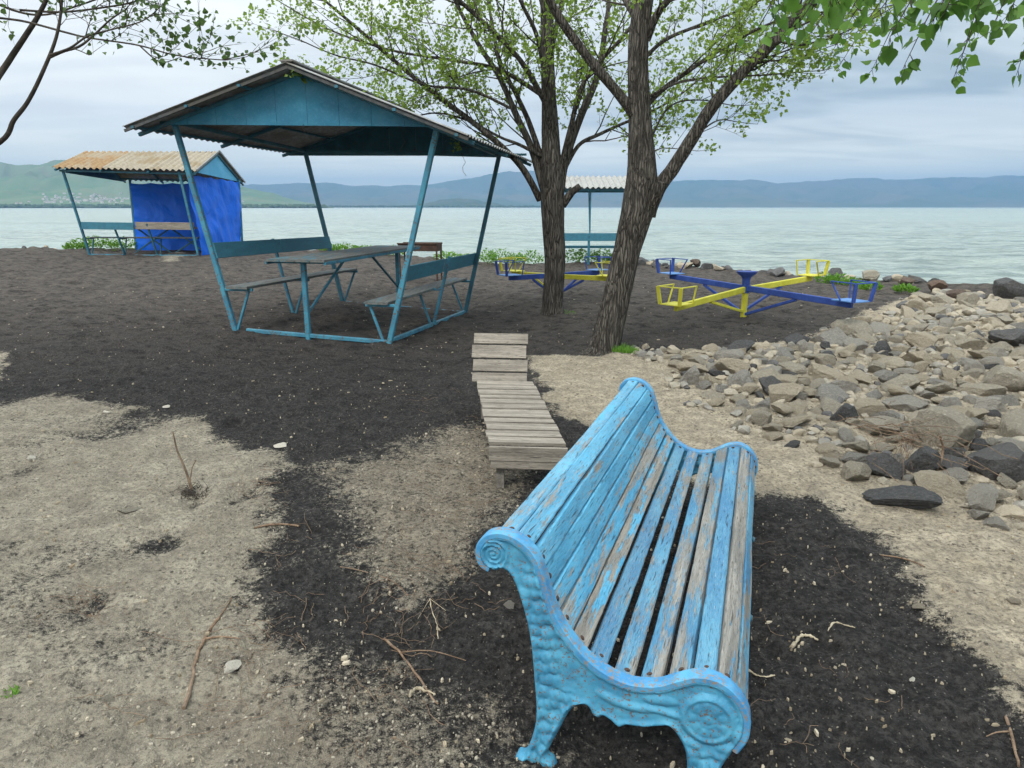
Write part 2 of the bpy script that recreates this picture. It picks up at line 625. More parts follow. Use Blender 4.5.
def m_leaf(name, c1, c2, trans=.5):
    t = NT(name)
    r = t.attr('rnd')
    col = t.mix(r, c1, c2)
    t.set(t.b.inputs['Base Color'], col)
    t.b.inputs['Roughness'].default_value = .55
    t.b.inputs['Specular IOR Level'].default_value = .3
    tr = t.n('BsdfTranslucent', Color=t.mix(.5, col, tuple(min(1, x * 1.9) for x in c2)))
    mx = t.n('MixShader')
    mx.inputs[0].default_value = trans
    t.t.links.new(t.b.outputs[0], mx.inputs[1])
    t.t.links.new(tr.outputs[0], mx.inputs[2])
    t.t.links.new(mx.outputs[0], t.out.inputs['Surface'])
    return t.m


LEAF = m_leaf('poplar_leaf', (.075, .135, .024), (.25, .35, .065), .5)
LEAFN = m_leaf('near_leaf', (.045, .11, .022), (.12, .24, .04), .42)
LEAFD = m_leaf('dark_leaf', (.045, .085, .025), (.10, .17, .045), .3)
WEED = m_leaf('weed_leaf', (.06, .15, .02), (.17, .34, .04), .3)


# ------------------------------------------------------------ ground sheet
def build_ground():
    rings = []
    r = .35
    while r < 60:
        rings.append(r)
        r *= 1.0085 if 1.3 < r < 28 else 1.05
    th = list(np.radians(np.arange(-44, 44.01, .2)))
    back = list(np.radians(np.concatenate([np.arange(46, 314.1, 4)])))
    th = np.array(th + back)
    rr = np.array(rings)
    T, R = np.meshgrid(th, rr)
    x = (R * np.sin(T)).ravel()
    y = (R * np.cos(T)).ravel()
    tan, warm, fib = masks(x, y)
    z = height(x, y)
    behind = y < 0
    z[behind] = z[behind] * .3
    n, m = len(rr), len(th)
    idx = np.arange(n * m).reshape(n, m)
    nx = np.roll(idx, -1, axis=1)
    faces = np.stack([idx[:-1], idx[1:], nx[1:], nx[:-1]], -1).reshape(-1, 4)
    # close the centre
    vs = np.stack([x, y, z], 1)
    me = fastmesh('ground', vs, faces, GROUND, smooth=True)
    for nm, arr in (('tan', tan), ('warm', warm), ('fib', fib)):
        at = me.attributes.new(nm, 'FLOAT', 'POINT')
        at.data.foreach_set('value', arr.astype(np.float32))
    bm = bmesh.new()
    bm.from_mesh(me)
    bm.verts.ensure_lookup_table()
    bm.faces.new([bm.verts[i] for i in range(m)])
    bmesh.ops.recalc_face_normals(bm, faces=bm.faces)
    bm.to_mesh(me)
    bm.free()
    if me.polygons[0].normal.z < 0:
        me.flip_normals()
    tag(link('ground', me), kind='structure')
    from mathutils.bvhtree import BVHTree
    GB.append(BVHTree.FromPolygons(vs.tolist(), faces.tolist()))


build_ground()


# ------------------------------------------------------------ lake
def build_water():
    t = NT('lake_water')
    co = t.co('Object')
    n1 = t.noise(t.co('Object', (.40, 1.7, 1)), 1.0, 6, .65)
    n2 = t.noise(t.co('Object', (.9, 2.2, 1)), 2.2, 4, .6)
    n3 = t.noise(t.co('Object', (.01, .045, 1)), 1, 4, .6)
    c = t.mix(t.ramp(n1, .38, .66), (.36, .42, .38), (.17, .22, .21))
    c = t.mix(t.ramp(n3, .4, .65, 0, .5), c, (.33, .43, .41))
    h = t.math('ADD', t.math('MULTIPLY', n1, 1.0), t.math('MULTIPLY', n2, .45))
    m = t.fin(c, .20, t.bump(h, 1.0, .42), .5)
    t.b.inputs['IOR'].default_value = 1.33
    r = 9.
    rings = []
    while r < 9300:
        rings.append(r)
        r *= 1.008 if r < 160 else 1.06
    rr = np.array(rings)
    th = np.radians(np.concatenate([np.arange(-46, 46.01, .3), np.arange(50, 110.1, 5)[:0]]))
    th = np.concatenate([np.radians([-100, -85, -70, -60, -52]), th, np.radians([52, 60, 70, 85, 100])])
    T, R = np.meshgrid(th, rr)
    x = R * np.sin(T)
    y = R * np.cos(T)
    att = np.clip(1 - R / 160, 0, 1)
    z = -.60 + att * (.20 * fbm(x * .35 + y * .1, y * 1.0, 91, 3) + .09 * fbm(x * 1.3, y * 2.8, 95, 2))
    n, mm = R.shape
    idx = np.arange(n * mm).reshape(n, mm)
    faces = np.stack([idx[:-1, :-1], idx[1:, :-1], idx[1:, 1:], idx[:-1, 1:]], -1).reshape(-1, 4)
    me = fastmesh('lake_water', np.stack([x.ravel(), y.ravel(), z.ravel()], 1), faces, m, smooth=True)
    if me.polygons[0].normal.z < 0:
        me.flip_normals()
    tag(link('lake_water', me), kind='structure')


build_water()


# ------------------------------------------------------------ far shore
def hill_range(name, prof, D, depth, mat, rough=.12, seed=1, foot=.75):
    us = np.array([p[0] for p in prof], float)
    vs = np.array([p[1] for p in prof], float)
    uu = np.arange(us.min(), us.max() + .1, 2.0)
    vv = np.interp(uu, us, vs) + 1.6 * fbm(uu * .045, uu * 0, seed, 4, .6)
    rows = 26
    V_, Fc = [], []
    tt = np.concatenate([np.linspace(0, 1, rows), np.linspace(1.08, 1.6, 5)])
    P = []
    for t in tt:
        Dt = D + (t - 1) * depth
        for u, v in zip(uu, vv):
            p = V(u, v, D)
            hgt = max(p.z + .6, 0)
            X = p.x * (1 + (Dt / D - 1) * .6)
            f = t ** .8 if t <= 1 else max(0, 1 - (t - 1) / .6)
            nz = float(0)
            P.append((X, Dt, hgt, f, t))
    P = np.array(P)
    n1 = fbm(P[:, 0] / depth * 3.2, P[:, 1] / depth * 2.2, seed + 5, 5, .55)
    rid = 1 - np.abs(n1) * 2.2
    z = -.9 + P[:, 2] * P[:, 3] * (1 - rough * 2.4 * (1 - rid) * (P[:, 4] < .97) * (1.0 - .4 * P[:, 4]))
    z = np.where(P[:, 4] == 0, -2.5, z)
    m = len(uu)
    idx = np.arange(len(tt) * m).reshape(len(tt), m)
    faces = np.stack([idx[:-1, :-1], idx[:-1, 1:], idx[1:, 1:], idx[1:, :-1]], -1).reshape(-1, 4)
    me = fastmesh(name, np.stack([P[:, 0], P[:, 1], z], 1), faces, mat, smooth=True)
    return tag(link(name, me), kind='structure')


def m_hill(name, a, b, c, sc):
    t = NT(name)
    v = t.co('Object')
    n = t.noise(v, sc, 5, .6)
    n2 = t.noise(v, sc * 5, 4, .6)
    col = t.mix(t.ramp(n, .38, .62), a, b)
    col = t.mix(t.ramp(n2, .5, .7, 0, .7), col, c)
    return t.fin(col, .95, spec=.1)


HILLF = m_hill('far_slope', (.10, .13, .07), (.16, .15, .10), (.06, .09, .05), .0012)
HILLN = m_hill('near_slope', (.11, .18, .09), (.17, .21, .12), (.20, .19, .13), .004)
HILLD = m_hill('shore_slope', (.05, .08, .035), (.10, .11, .06), (.04, .06, .03), .01)

hill_range('mountains', [(-420, 176), (-200, 178), (60, 186), (240, 185), (287, 184), (324, 182.5), (349, 185), (380, 186.5), (415, 184.5), (443, 183), (460, 180), (474, 177.5),
           (490, 174), (509, 171), (534, 172), (560, 178), (585, 182), (620, 183.5), (660, 181.5), (700, 180), (740, 179.5), (762, 181), (778, 184), (790, 183),
           (820, 180), (850, 179), (870, 178.5), (905, 179), (940, 177.5), (960, 177), (985, 177), (1005, 175.5), (1024, 175), (1100, 173), (1250, 180), (1460, 176)], 6500, 1900, HILLF, .30, 3)
hill_range('green_hills', [(-420, 150), (-200, 156), (-60, 158), (0, 161.5), (16, 165), (37, 164.6), (55, 160), (78, 161), (100, 160), (130, 164), (170, 172), (210, 179), (246, 187), (271, 193),
           (296, 200), (318, 205), (330, 208.5)], 2600, 900, HILLN, .24, 13)
hill_range('low_headland', [(395, 209), (410, 206), (424, 203), (440, 199.5), (459, 198), (475, 199.5), (490, 201.5), (509, 206), (522, 209)], 3600, 500, HILLD, .2, 23)


def build_haze():
    b = MB()
    b.box((0, 4400, 178), (19600, 9900, 360))
    t = NT('haze_air')
    t.t.nodes.remove(t.b)
    pv = t.n('VolumePrincipled')
    pv.inputs['Color'].default_value = (.25, .48, .80, 1)
    pv.inputs['Density'].default_value = HAZE_D
    pv.inputs['Anisotropy'].default_value = 0.0
    t.t.links.new(pv.outputs[0], t.out.inputs['Volume'])
    tag(b.build('haze', t.m), kind='stuff')


HAZE_D = 2.0e-4
build_haze()


def far_shore():
    # tree belt along the far left shore: one wood nobody could count
    vs, fs, rn = [], [], []
    r = np.random.RandomState(5)
    ico = [(0, 0, 1), (1, 0, 0), (0, 1, 0), (-1, 0, 0), (0, -1, 0), (0, 0, -1)]
    icf = [(0, 1, 2), (0, 2, 3), (0, 3, 4), (0, 4, 1), (5, 2, 1), (5, 3, 2), (5, 4, 3), (5, 1, 4)]
    for i in range(2600):
        u = r.uniform(-60, 560)
        D = 1640 + r.uniform(-20, 60) if u < 325 else r.uniform(2900, 3060)
        if u > 325 and r.rand() < .35:
            continue
        p = V(u, 207, D)
        h = r.uniform(3, 9) * (1.0 if u < 325 else 1.1)
        w = r.uniform(4, 9)
        o = len(vs)
        for q in ico:
            vs.append((p.x + q[0] * w, D + q[1] * w, -.6 + h * .4 + q[2] * h * .7))
            rn.append(r.rand())
        fs += [tuple(a + o for a in f) for f in icf]
    me = fastmesh('far_shore_wood', vs, fs, m_leaf('far_foliage', (.03, .06, .02), (.06, .10, .03), .1), rn)
    tag(link('far_shore_wood', me), kind='stuff')
    b = MB()
    pts = [(-4200, 1560), (-2600, 1600), (-1500, 1600), (-600, 1660), (-430, 1750), (-560, 2050), (-4200, 2050)]
    b.prism([(x, y) for x, y in pts], Vector((1, 0, 0)), Vector((0, 1, 0)), Vector((0, 0, 1)), (0, 0, -1.5), 2.2)
    tag(b.build('far_shore_land', HILLD), kind='structure')
    # village
    wall = m_roof('village_wall', (.62, .60, .56), (.75, .72, .68), (.55, .50, .45))
    roof = m_roof('village_roof', (.30, .24, .20), (.42, .41, .40), (.30, .31, .32))
    protos = []
    for k in range(3):
        b = MB()
        w, d, h = [(12, 9, 5), (9, 8, 6), (16, 9, 4.5)][k]
        b.box((0, 0, h / 2), (w, d, h))
        o = len(b.v)
        b.add([(-w / 2 - .4, -d / 2 - .4, h), (w / 2 + .4, -d / 2 - .4, h), (w / 2 + .4, d / 2 + .4, h), (-w / 2 - .4, d / 2 + .4, h), (-w / 2, 0, h + 2.6), (w / 2, 0, h + 2.6)],
              [(0, 1, 5, 4), (2, 3, 4, 5), (0, 4, 3), (1, 2, 5), (0, 3, 2, 1)])
        me = b.mesh('village_house')
        me.materials.append(wall)
        me.materials.append(roof)
        for p in me.polygons[6:]:
            p.material_index = 1
        protos.append(me)
    dg = bpy.context.evaluated_depsgraph_get()
    hill = bpy.data.objects['green_hills']
    n = 0
    for i in range(400):
        if n >= 95:
            break
        if i % 5:
            u = r.uniform(42, 138)
            v = 204 - abs(r.normal(0, 1)) * 4.2 - 1
        else:
            u = r.uniform(0, 250)
            v = r.uniform(200, 204)
        if v < 193:
            continue
        d = ray(u, v)
        ok, loc, nn, fi = hill.ray_cast(Vector((0, 0, HC)), d.normalized())
        if not ok:
            continue
        o = bpy.data.objects.new('village_house', protos[n % 3])
        COL.objects.link(o)
        o.location = loc + Vector((0, 0, -.5))
        o.rotation_euler = (0, 0, r.uniform(0, 3))
        o.scale = (.6, .6, .6)
        tag(o, 'tiny pale house of the far village at the foot of the green hills', 'house', 'village houses across the lake')
        n += 1


far_shore()

# ------------------------------------------------------------ bench
BO = Vector((.0540015, 1.7692669, 0))
BA = Vector((.94354864, -.33123401, 0))
BB = Vector((.33114513, .94329546, -.02316431))
BC = Vector((.00767281, .02185665, .99973167))
BL = 2.147
OUT = [(-.125, .603), (-.145, .612), (-.156, .635), (-.153, .668), (-.129, .698), (-.088, .71), (-.039, .697), (.002, .662), (.027, .605), (.048, .539), (.073, .48),
       (.115, .422), (.164, .373), (.224, .339), (.289, .324), (.362, .336), (.414, .364), (.465, .389), (.518, .389), (.561, .361), (.591, .313), (.594, .251),
       (.568, .193), (.540, .123), (.532, .035), (.555, .012), (.550, -.03), (.425, -.03), (.425, .012), (.446, .03), (.455, .099), (.444, .169), (.405, .222), (.368, .216),
       (.33, .203), (.286, .198), (.262, .185), (.24, .200), (.217, .21), (.205, .200), (.188, .205), (.178, .222), (.165, .232), (.14, .222), (.118, .196), (.093, .136), (.062, .06), (.052, .03),
       (.075, .010), (.072, -.03), (-.035, -.03), (-.038, .010), (-.010, .025), (.020, .14), (.013, .272), (-.004, .421), (-.038, .542), (-.066, .597), (-.09, .607), (-.108, .598)]


def catmull(pts, n=5, closed=False):
    P = [Vector(p) for p in pts]
    out = []
    m = len(P)
    rng = range(m if closed else m - 1)
    for i in rng:
        if closed:
            a, b, c, d = P[(i - 1) % m], P[i], P[(i + 1) % m], P[(i + 2) % m]
        else:
            a, b, c, d = P[max(i - 1, 0)], P[i], P[i + 1], P[min(i + 2, m - 1)]
        for k in range(n):
            t = k / n
            out.append(.5 * ((2 * b) + (c - a) * t + (2 * a - 5 * b + 4 * c - d) * t * t + (3 * b - a - 3 * c + d) * t ** 3))
    if not closed:
        out.append(P[-1])
    return out


TOPC = catmull([(-.125, .603), (-.145, .612), (-.156, .635), (-.153, .668), (-.129, .698), (-.088, .71), (-.039, .697), (.002, .662), (.027, .605), (.048, .539), (.073, .48),
                (.115, .422), (.164, .373), (.224, .339), (.289, .324), (.362, .336), (.414, .364), (.465, .389), (.518, .389), (.561, .361), (.591, .313), (.594, .251), (.572, .200)], 6)


def iron_relief(a, z):
    """height of the casting's ornament over the plate"""
    h = np.zeros_like(a)
    # leaf lumps on the legs and back post
    S = 33.0
    xx, zz = a * S, z * S * .8
    best = np.full(a.shape, 9.)
    for i in range(-1, 2):
        for j in range(-1, 2):
            ix, iz = np.floor(xx) + i, np.floor(zz) + j
            px = ix + .25 + .5 * _hash(ix, iz, 3)
            pz = iz + .25 + .5 * _hash(ix, iz, 4)
            best = np.minimum(best, np.hypot((xx - px), (zz - pz) * 1.2))
    lump = np.clip(1 - best / .66, 0, 1) ** .38
    legs = np.maximum(sstep(.27, .21, a) * sstep(.64, .6, z) * sstep(.10, .02, np.abs(a - .03) - .03 * (z < .25)),
                      sstep(.20, .16, z) * (a > .38))
    legs = np.maximum(legs, sstep(.085, .06, np.hypot(a - .095, (z - .2))))
    h += (.010 * lump + .003 * np.sin(xx * 9 + zz * 3) * lump) * legs
    # rosette
    d = np.hypot(a - .500, z - .276)
    an = np.arctan2(z - .276, a - .500)
    ins = d < .075
    h = np.where(ins, .006, h)
    h += .006 * np.exp(-((d - .062) / .006) ** 2)
    h += .004 * np.exp(-((d - .021) / .003) ** 2)
    pet = np.abs(np.sin(an * 4.5)) ** .4
    h += np.where((d > .024) & (d < .054), .0045 * pet * np.clip((d - .024) / .006, 0, 1) * np.clip((.054 - d) / .006, 0, 1), 0)
    h += .004 * sstep(.017, .008, d)
    # leaf scrolls left of the rosette
    for (ca, cz, ra, rz, ang) in ((.372, .300, .05, .016, .1), (.39, .268, .045, .012, -.15), (.35, .268, .05, .010, .05), (.30, .262, .06, .014, 0), (.24, .27, .05, .015, -.3),
                                  (.575, .25, .016, .035, .2), (.55, .20, .03, .016, .5), (.47, .19, .034, .014, -.4)):
        da, dz = a - ca, z - cz
        u = da * math.cos(ang) + dz * math.sin(ang)
        w = -da * math.sin(ang) + dz * math.cos(ang)
        q = np.hypot(u / ra, w / rz)
        h = np.maximum(h, .010 * np.clip(1 - q, 0, 1) ** .5)
    # back scroll spiral
    d = np.hypot(a + .113, z - .648)
    an = np.arctan2(z - .648, a + .113)
    sp = np.cos((d / .0135 - an / (2 * PI)) * 2 * PI)
    h = np.where(d < .045, .004 + .0035 * sp, h)
    h += .0018 * fbm(a * 60, z * 60, 8, 3)
    return h


def iron_end():
    poly = [(p.x, p.y) for p in catmull(OUT, 4, True)]
    s = .0045
    xs = np.arange(-.17, .61, s)
    zs = np.arange(-.035, .73, s)
    X, Zz = np.meshgrid(xs, zs)
    sd = inpoly(X.ravel(), Zz.ravel(), poly).reshape(X.shape)
    cx = inpoly((X[:-1, :-1] + s / 2).ravel(), (Zz[:-1, :-1] + s / 2).ravel(), poly).reshape(len(zs) - 1, len(xs) - 1)
    P = np.array(poly)
    Q = np.roll(P, -1, 0)
    used = {}
    vs = []
    sdist = []

    def vid(i, j):
        if (i, j) in used:
            return used[(i, j)]
        x, z = X[i, j], Zz[i, j]
        if sd[i, j] < s * .75:
            e = Q - P
            t = np.clip(((x - P[:, 0]) * e[:, 0] + (z - P[:, 1]) * e[:, 1]) / ((e ** 2).sum(1) + 1e-12), 0, 1)
            c = P + e * t[:, None]
            k = np.argmin((c[:, 0] - x) ** 2 + (c[:, 1] - z) ** 2)
            x, z = c[k]
            sdist.append(0)
        else:
            sdist.append(sd[i, j])
        used[(i, j)] = len(vs)
        vs.append((x, z))
        return used[(i, j)]
    cells = np.argwhere(cx > 0)
    fs = [(vid(i, j), vid(i, j + 1), vid(i + 1, j + 1), vid(i + 1, j)) for i, j in cells]
    A = np.array(vs)
    sdist = np.array(sdist)
    rim = .007 * np.exp(-((sdist - .010) / .006) ** 2)
    rel = iron_relief(A[:, 0], A[:, 1]) * sstep(.0, .014, sdist) + rim - .004 * (sdist <= 0)
    front = [(A[i, 0], -.012 - rel[i], A[i, 1]) for i in range(len(A))]
    back = [(A[i, 0], .020 + rel[i] * .6, A[i, 1]) for i in range(len(A))]
    n = len(A)
    cnt = {}
    for f in fs:
        for k in range(4):
            e = (f[k], f[(k + 1) % 4])
            cnt[e] = cnt.get(e, 0) + 1
    side = [(a, a + n, b + n, b) for (a, b) in cnt if (b, a) not in cnt]
    faces = fs + [tuple(i + n for i in f[::-1]) for f in fs] + side
    b = MB()
    b.add(front + back, faces)
    return b


def build_bench():
    root = thing('park_bench', 'blue park bench with peeling painted slats and ornate cast iron ends', 'bench')
    root.matrix_world = Matrix(((BA.x, BB.x, BC.x, BO.x), (BA.y, BB.y, BC.y, BO.y), (BA.z, BB.z, BC.z, BO.z - .002), (0, 0, 0, 1)))
    b = iron_end()
    e1 = b.build('end_frame', IRON, root, True)
    e1.data.set_sharp_from_angle(angle=math.radians(55))
    e2 = e1.copy()
    COL.objects.link(e2)
    e2.parent = root
    e2.location = (0, BL, 0)
    # top flange following the seat curve
    for y0, y1, par in ((-.020, .026, e1), (BL - .022, BL + .024, e2)):
        fb = MB()
        n = len(TOPC)
        vs = []
        for i, p in enumerate(TOPC):
            t = (TOPC[min(i + 1, n - 1)] - TOPC[max(i - 1, 0)]).normalized()
            nn = Vector((-t.y, t.x))
            if i < 1:
                pass
            oo = p + nn * .011
            ii = p - nn * .006
            wob = .0015 * math.sin(i * 1.7)
            c = .004
            for (q, yy) in ((ii, y0), (oo - nn * c, y0), (oo, y0 + c), (oo + nn * wob, (y0 + y1) / 2), (oo, y1 - c), (oo - nn * c, y1), (ii, y1)):
                vs.append((q.x, yy - (BL if par is e2 else 0), q.y))
        k = 7
        fs = [(i * k + j, i * k + (j + 1) % k, (i + 1) * k + (j + 1) % k, (i + 1) * k + j) for i in range(n - 1) for j in range(k)]
        fs += [tuple(range(k - 1, -1, -1)), tuple(range((n - 1) * k, n * k))]
        fb.add(vs, fs)
        fb.build('rim', IRONT, par, True)
    # slats
    cum = [0]
    for i in range(1, len(TOPC)):
        cum.append(cum[-1] + (TOPC[i] - TOPC[i - 1]).length)

    def at(s):
        for i in range(1, len(cum)):
            if cum[i] >= s:
                f = (s - cum[i - 1]) / (cum[i] - cum[i - 1])
                p = TOPC[i - 1].lerp(TOPC[i], f)
                t = (TOPC[i] - TOPC[i - 1]).normalized()
                return p, t
        return TOPC[-1], (TOPC[-1] - TOPC[-2]).normalized()
    s0, s1 = .135, cum[-1] - .03
    # widths follow the photograph: tight on the back, gaps on the seat
    items = [(.055, .006), (.055, .010), (.060, .008), (.062, .006), (.060, .007), (.060, .008), (.058, .012), (.056, .018), (.058, .018), (.060, .016),
             (.062, .012), (.058, .012), (.055, .010), (.048, .006), (.030, .005), (.034, .004)]
    tot = sum(a + g for a, g in items)
    k = (s1 - s0) / tot
    s = s0
    rr = random.Random(4)
    backs, seats = MB(), MB()
    bolts = []
    for i, (w, g) in enumerate(items):
        w *= k
        g *= k
        p, t = at(s + w / 2)
        # chord of the curve keeps each board flat
        pa, _ = at(s)
        pb, _ = at(s + w)
        t = (pb - pa).normalized()
        mid = (pa + pb) / 2
        nn = Vector((-t.y, t.x))
        ya, yb = .027, BL - .023
        N = 40
        ph = rr.uniform(0, 9)
        vs = []
        cw = .004
        th = .020
        for q in range(N + 1):
            y = ya + (yb - ya) * q / N + (rr.uniform(-.004, .002) if q in (0, N) else 0)
            off = .0025 * math.sin(y * 2.3 + ph) + .0015 * math.sin(y * 7 + ph * 2) + rr.uniform(-.0006, .0006)
            lat = .0018 * math.sin(y * 1.9 + ph * 3)
            ww = w / 2 + rr.uniform(-.0012, .0005)
            c = mid + nn * (.000 + off) + t * lat
            for (du, dn) in ((-ww, -th), (-ww, -cw), (-ww + cw, 0), (-ww * .4, .0006), (ww * .4, .0006), (ww - cw, 0), (ww, -cw), (ww, -th)):
                pt = c + t * du + nn * dn
                vs.append((pt.x, y, pt.y))
        kk = 8
        fs = [(a * kk + j, a * kk + (j + 1) % kk, (a + 1) * kk + (j + 1) % kk, (a + 1) * kk + j) for a in range(N) for j in range(kk)]
        fs += [tuple(range(kk - 1, -1, -1)), tuple(range(N * kk, (N + 1) * kk))]
        (backs if i < 7 else seats).add(vs, fs, i * .37 + .11)
        for y in (ya + .022, yb - .022):
            bolts.append((mid + nn * .001 + t * rr.uniform(-.008, .008), nn, y))
        s += w + g
    backs.build('backrest', SLATB, root, True)
    seats.build('seat', SLATS, root, True)
    bb = MB()
    bb.tube([(0, 0, -.004), (0, 0, .001), (0, 0, .003), (0, 0, .0038)], [.0085, .0085, .006, .001], 10)
    bm_ = bb.mesh('bolt')
    bm_.materials.append(RUST)
    for p, nn, y in bolts:
        o = link('bolt', bm_, root)
        o.location = (p.x, y, p.y)
        o.rotation_euler = (0, math.atan2(nn.x, nn.y), 0)
    for y in (.62, 1.28):
        kb = MB()
        kb.tube([(.55, 0, .235), (.590, 0, .235), (.598, 0, .235), (.606, 0, .235)], [.008, .008, .014, .009], 12)
        o = kb.build('knob', TEALD, root, True)
        o.location = (0, y, 0)
    cb = MB()
    for aa, zz_ in ((.06, .40), (.50, .20)):
        cb.bar((aa, .02, zz_), (aa, BL - .02, zz_), .02, .02)
    cb.build('tie_rod', IRON, root)


build_bench()


# ------------------------------------------------------------ slatted lounger
def build_lounger():
    nl = Z(491, 445, .27)
    nr = Z(566, 447, .27)
    fl = Z(474, 378, .27)
    c0 = (nl + nr) / 2
    w = (nr - nl).length
    ax = (nr - nl).normalized()
    dirv = Vector((-.06, 1.0, 0))
    dirv = (dirv).normalized()
    root = thing('lounger', 'weathered grey wooden slatted lounger with raised backrest, standing behind the blue bench', 'lounger', (c0.x, c0.y, gz(c0.x, c0.y)))
    g0 = root.location.z
    R = Matrix((ax, dirv, Vector((0, 0, 1)))).transposed()
    root.rotation_euler = (0, 0, math.atan2(ax.y, ax.x))
    H0 = .27 - g0
    L = 1.58
    rr = random.Random(3)
    bed = MB()
    y = .0
    ws = [.125, .135, .15, .11, .185, .14, .13, .10, .145, .13, .14, .13]
    n = 0
    gapat = 11
    y = 0.01
    skew = -.185
    while y < L - .05:
        wd = ws[n % len(ws)]
        if y + wd > L - .01:
            break
        if True:
            xo = rr.uniform(-.006, .006) + skew * (y + wd / 2)
            MM = Matrix.Rotation(rr.uniform(-.012, .012), 3, 'Z') @ Matrix.Rotation(rr.uniform(-.03, .03), 3, 'X')
            k0 = len(bed.v)
            bed.box((xo, y + wd / 2, H0 + rr.uniform(-.003, .004)), (w + .01 + rr.uniform(-.010, .010), wd - .024 - rr.uniform(0, .010), .020), MM, n * .71 + .2)
            bed.v[k0:] = [(q[0] + skew * (q[1] - y - wd / 2), q[1], q[2]) for q in bed.v[k0:]]
        y += wd
        n += 1
    bed.build('bed_slats', GREYW, root)
    fr = MB()
    for sx in (-1, 1):
        fr.bar((sx * (w / 2 - .035), .02, H0 - .055), (sx * (w / 2 - .035) + skew * L, L + .02, H0 - .055), .03, .085, a=sx * .3 + .5)
    fr.build('side_rail', GREYW2, root)
    fb = MB()
    fb.box((0, -.012, H0 - .045), (w + .02, .022, .082), None, .3)
    fb.build('front_board', GREYW, root)
    fb = MB()
    fb.box((.005, -.006, H0 - .112), (w + .01, .022, .045), None, .8)
    fb.build('front_board', GREYW, root)
    for (lx, ly) in ((-w / 2 + .05, .04), (w / 2 - .05, .04), (-w / 2 + .05 + skew * L * .9, L * .9), (w / 2 - .05 + skew * L * .9, L * .9)):
        lb = MB()
        lb.box((lx, ly, (H0 - .1) / 2 - .02), (.045, .04, H0 - .04), None, lx + 2)
        lb.build('leg', GREYW2, root)
    bk = MB()
    p0 = Vector((skew * L - .03, L - .07, H0 - .01))
    dn = Vector((0, .46, .89)).normalized()
    MM = Matrix.Rotation(math.atan2(dn.z, dn.y), 3, 'X')
    s = .0
    for i, wd in enumerate((.085, .105, .115, .095)):
        bk.box(p0 + dn * (s + wd / 2) + Vector((rr.uniform(-.008, .008), 0, 0)), (w * 1.0, wd - .012, .02), MM, i * .43 + .6)
        s += wd + .003
    b_ = bk.build('backrest', GREYW, root)
    sb = MB()
    for sx in (-1, 1):
        q = p0 + Vector((sx * (w / 2 - .06), .02, -.02))
        sb.bar(q, q + dn * (s - .02), .03, .035)
        sb.bar(q + dn * .3 + Vector((0, .012, 0)), q + Vector((0, .30, -.06)), .025, .03)
    sb.build('back_frame', GREYW2, root)


build_lounger()


# ------------------------------------------------------------ big gazebo
def corr_panel(b, A, B, C, D, pitch=.13, amp=.014, th=.006, rows=6, a=0.0):
    """corrugated sheet A-B (eave) to D-C (ridge); waves run along AB"""
    A, B, C, D = map(Vector, (A, B, C, D))
    nrm = (B - A).cross(D - A).normalized()
    L = (B - A).length
    n = max(8, int(L / pitch * 6))
    vs = []
    for s in (0, 1):
        for j in range(rows + 1):
            for i in range(n + 1):
                u = i / n
                v = j / rows
                p = (A.lerp(B, u)).lerp(D.lerp(C, u), v)
                vs.append(p + nrm * (amp * math.sin(u * L / pitch * 2 * PI) + s * th))
    m = n + 1
    o = (rows + 1) * m
    fs = []
    for j in range(rows):
        for i in range(n):
            q = (j * m + i, j * m + i + 1, (j + 1) * m + i + 1, (j + 1) * m + i)
            fs.append(q[::-1])
            fs.append(tuple(k + o for k in q))
    for i in range(n):
        fs.append((i, i + 1, i + 1 + o, i + o))
        k = rows * m
        fs.append((k + i + 1, k + i, k + i + o, k + i + 1 + o))
    for j in range(rows):
        fs.append(((j + 1) * m, j * m, j * m + o, (j + 1) * m + o))
        k = n
        fs.append((j * m + k, (j + 1) * m + k, (j + 1) * m + k + o, j * m + k + o))
    b.add(vs, fs, a)


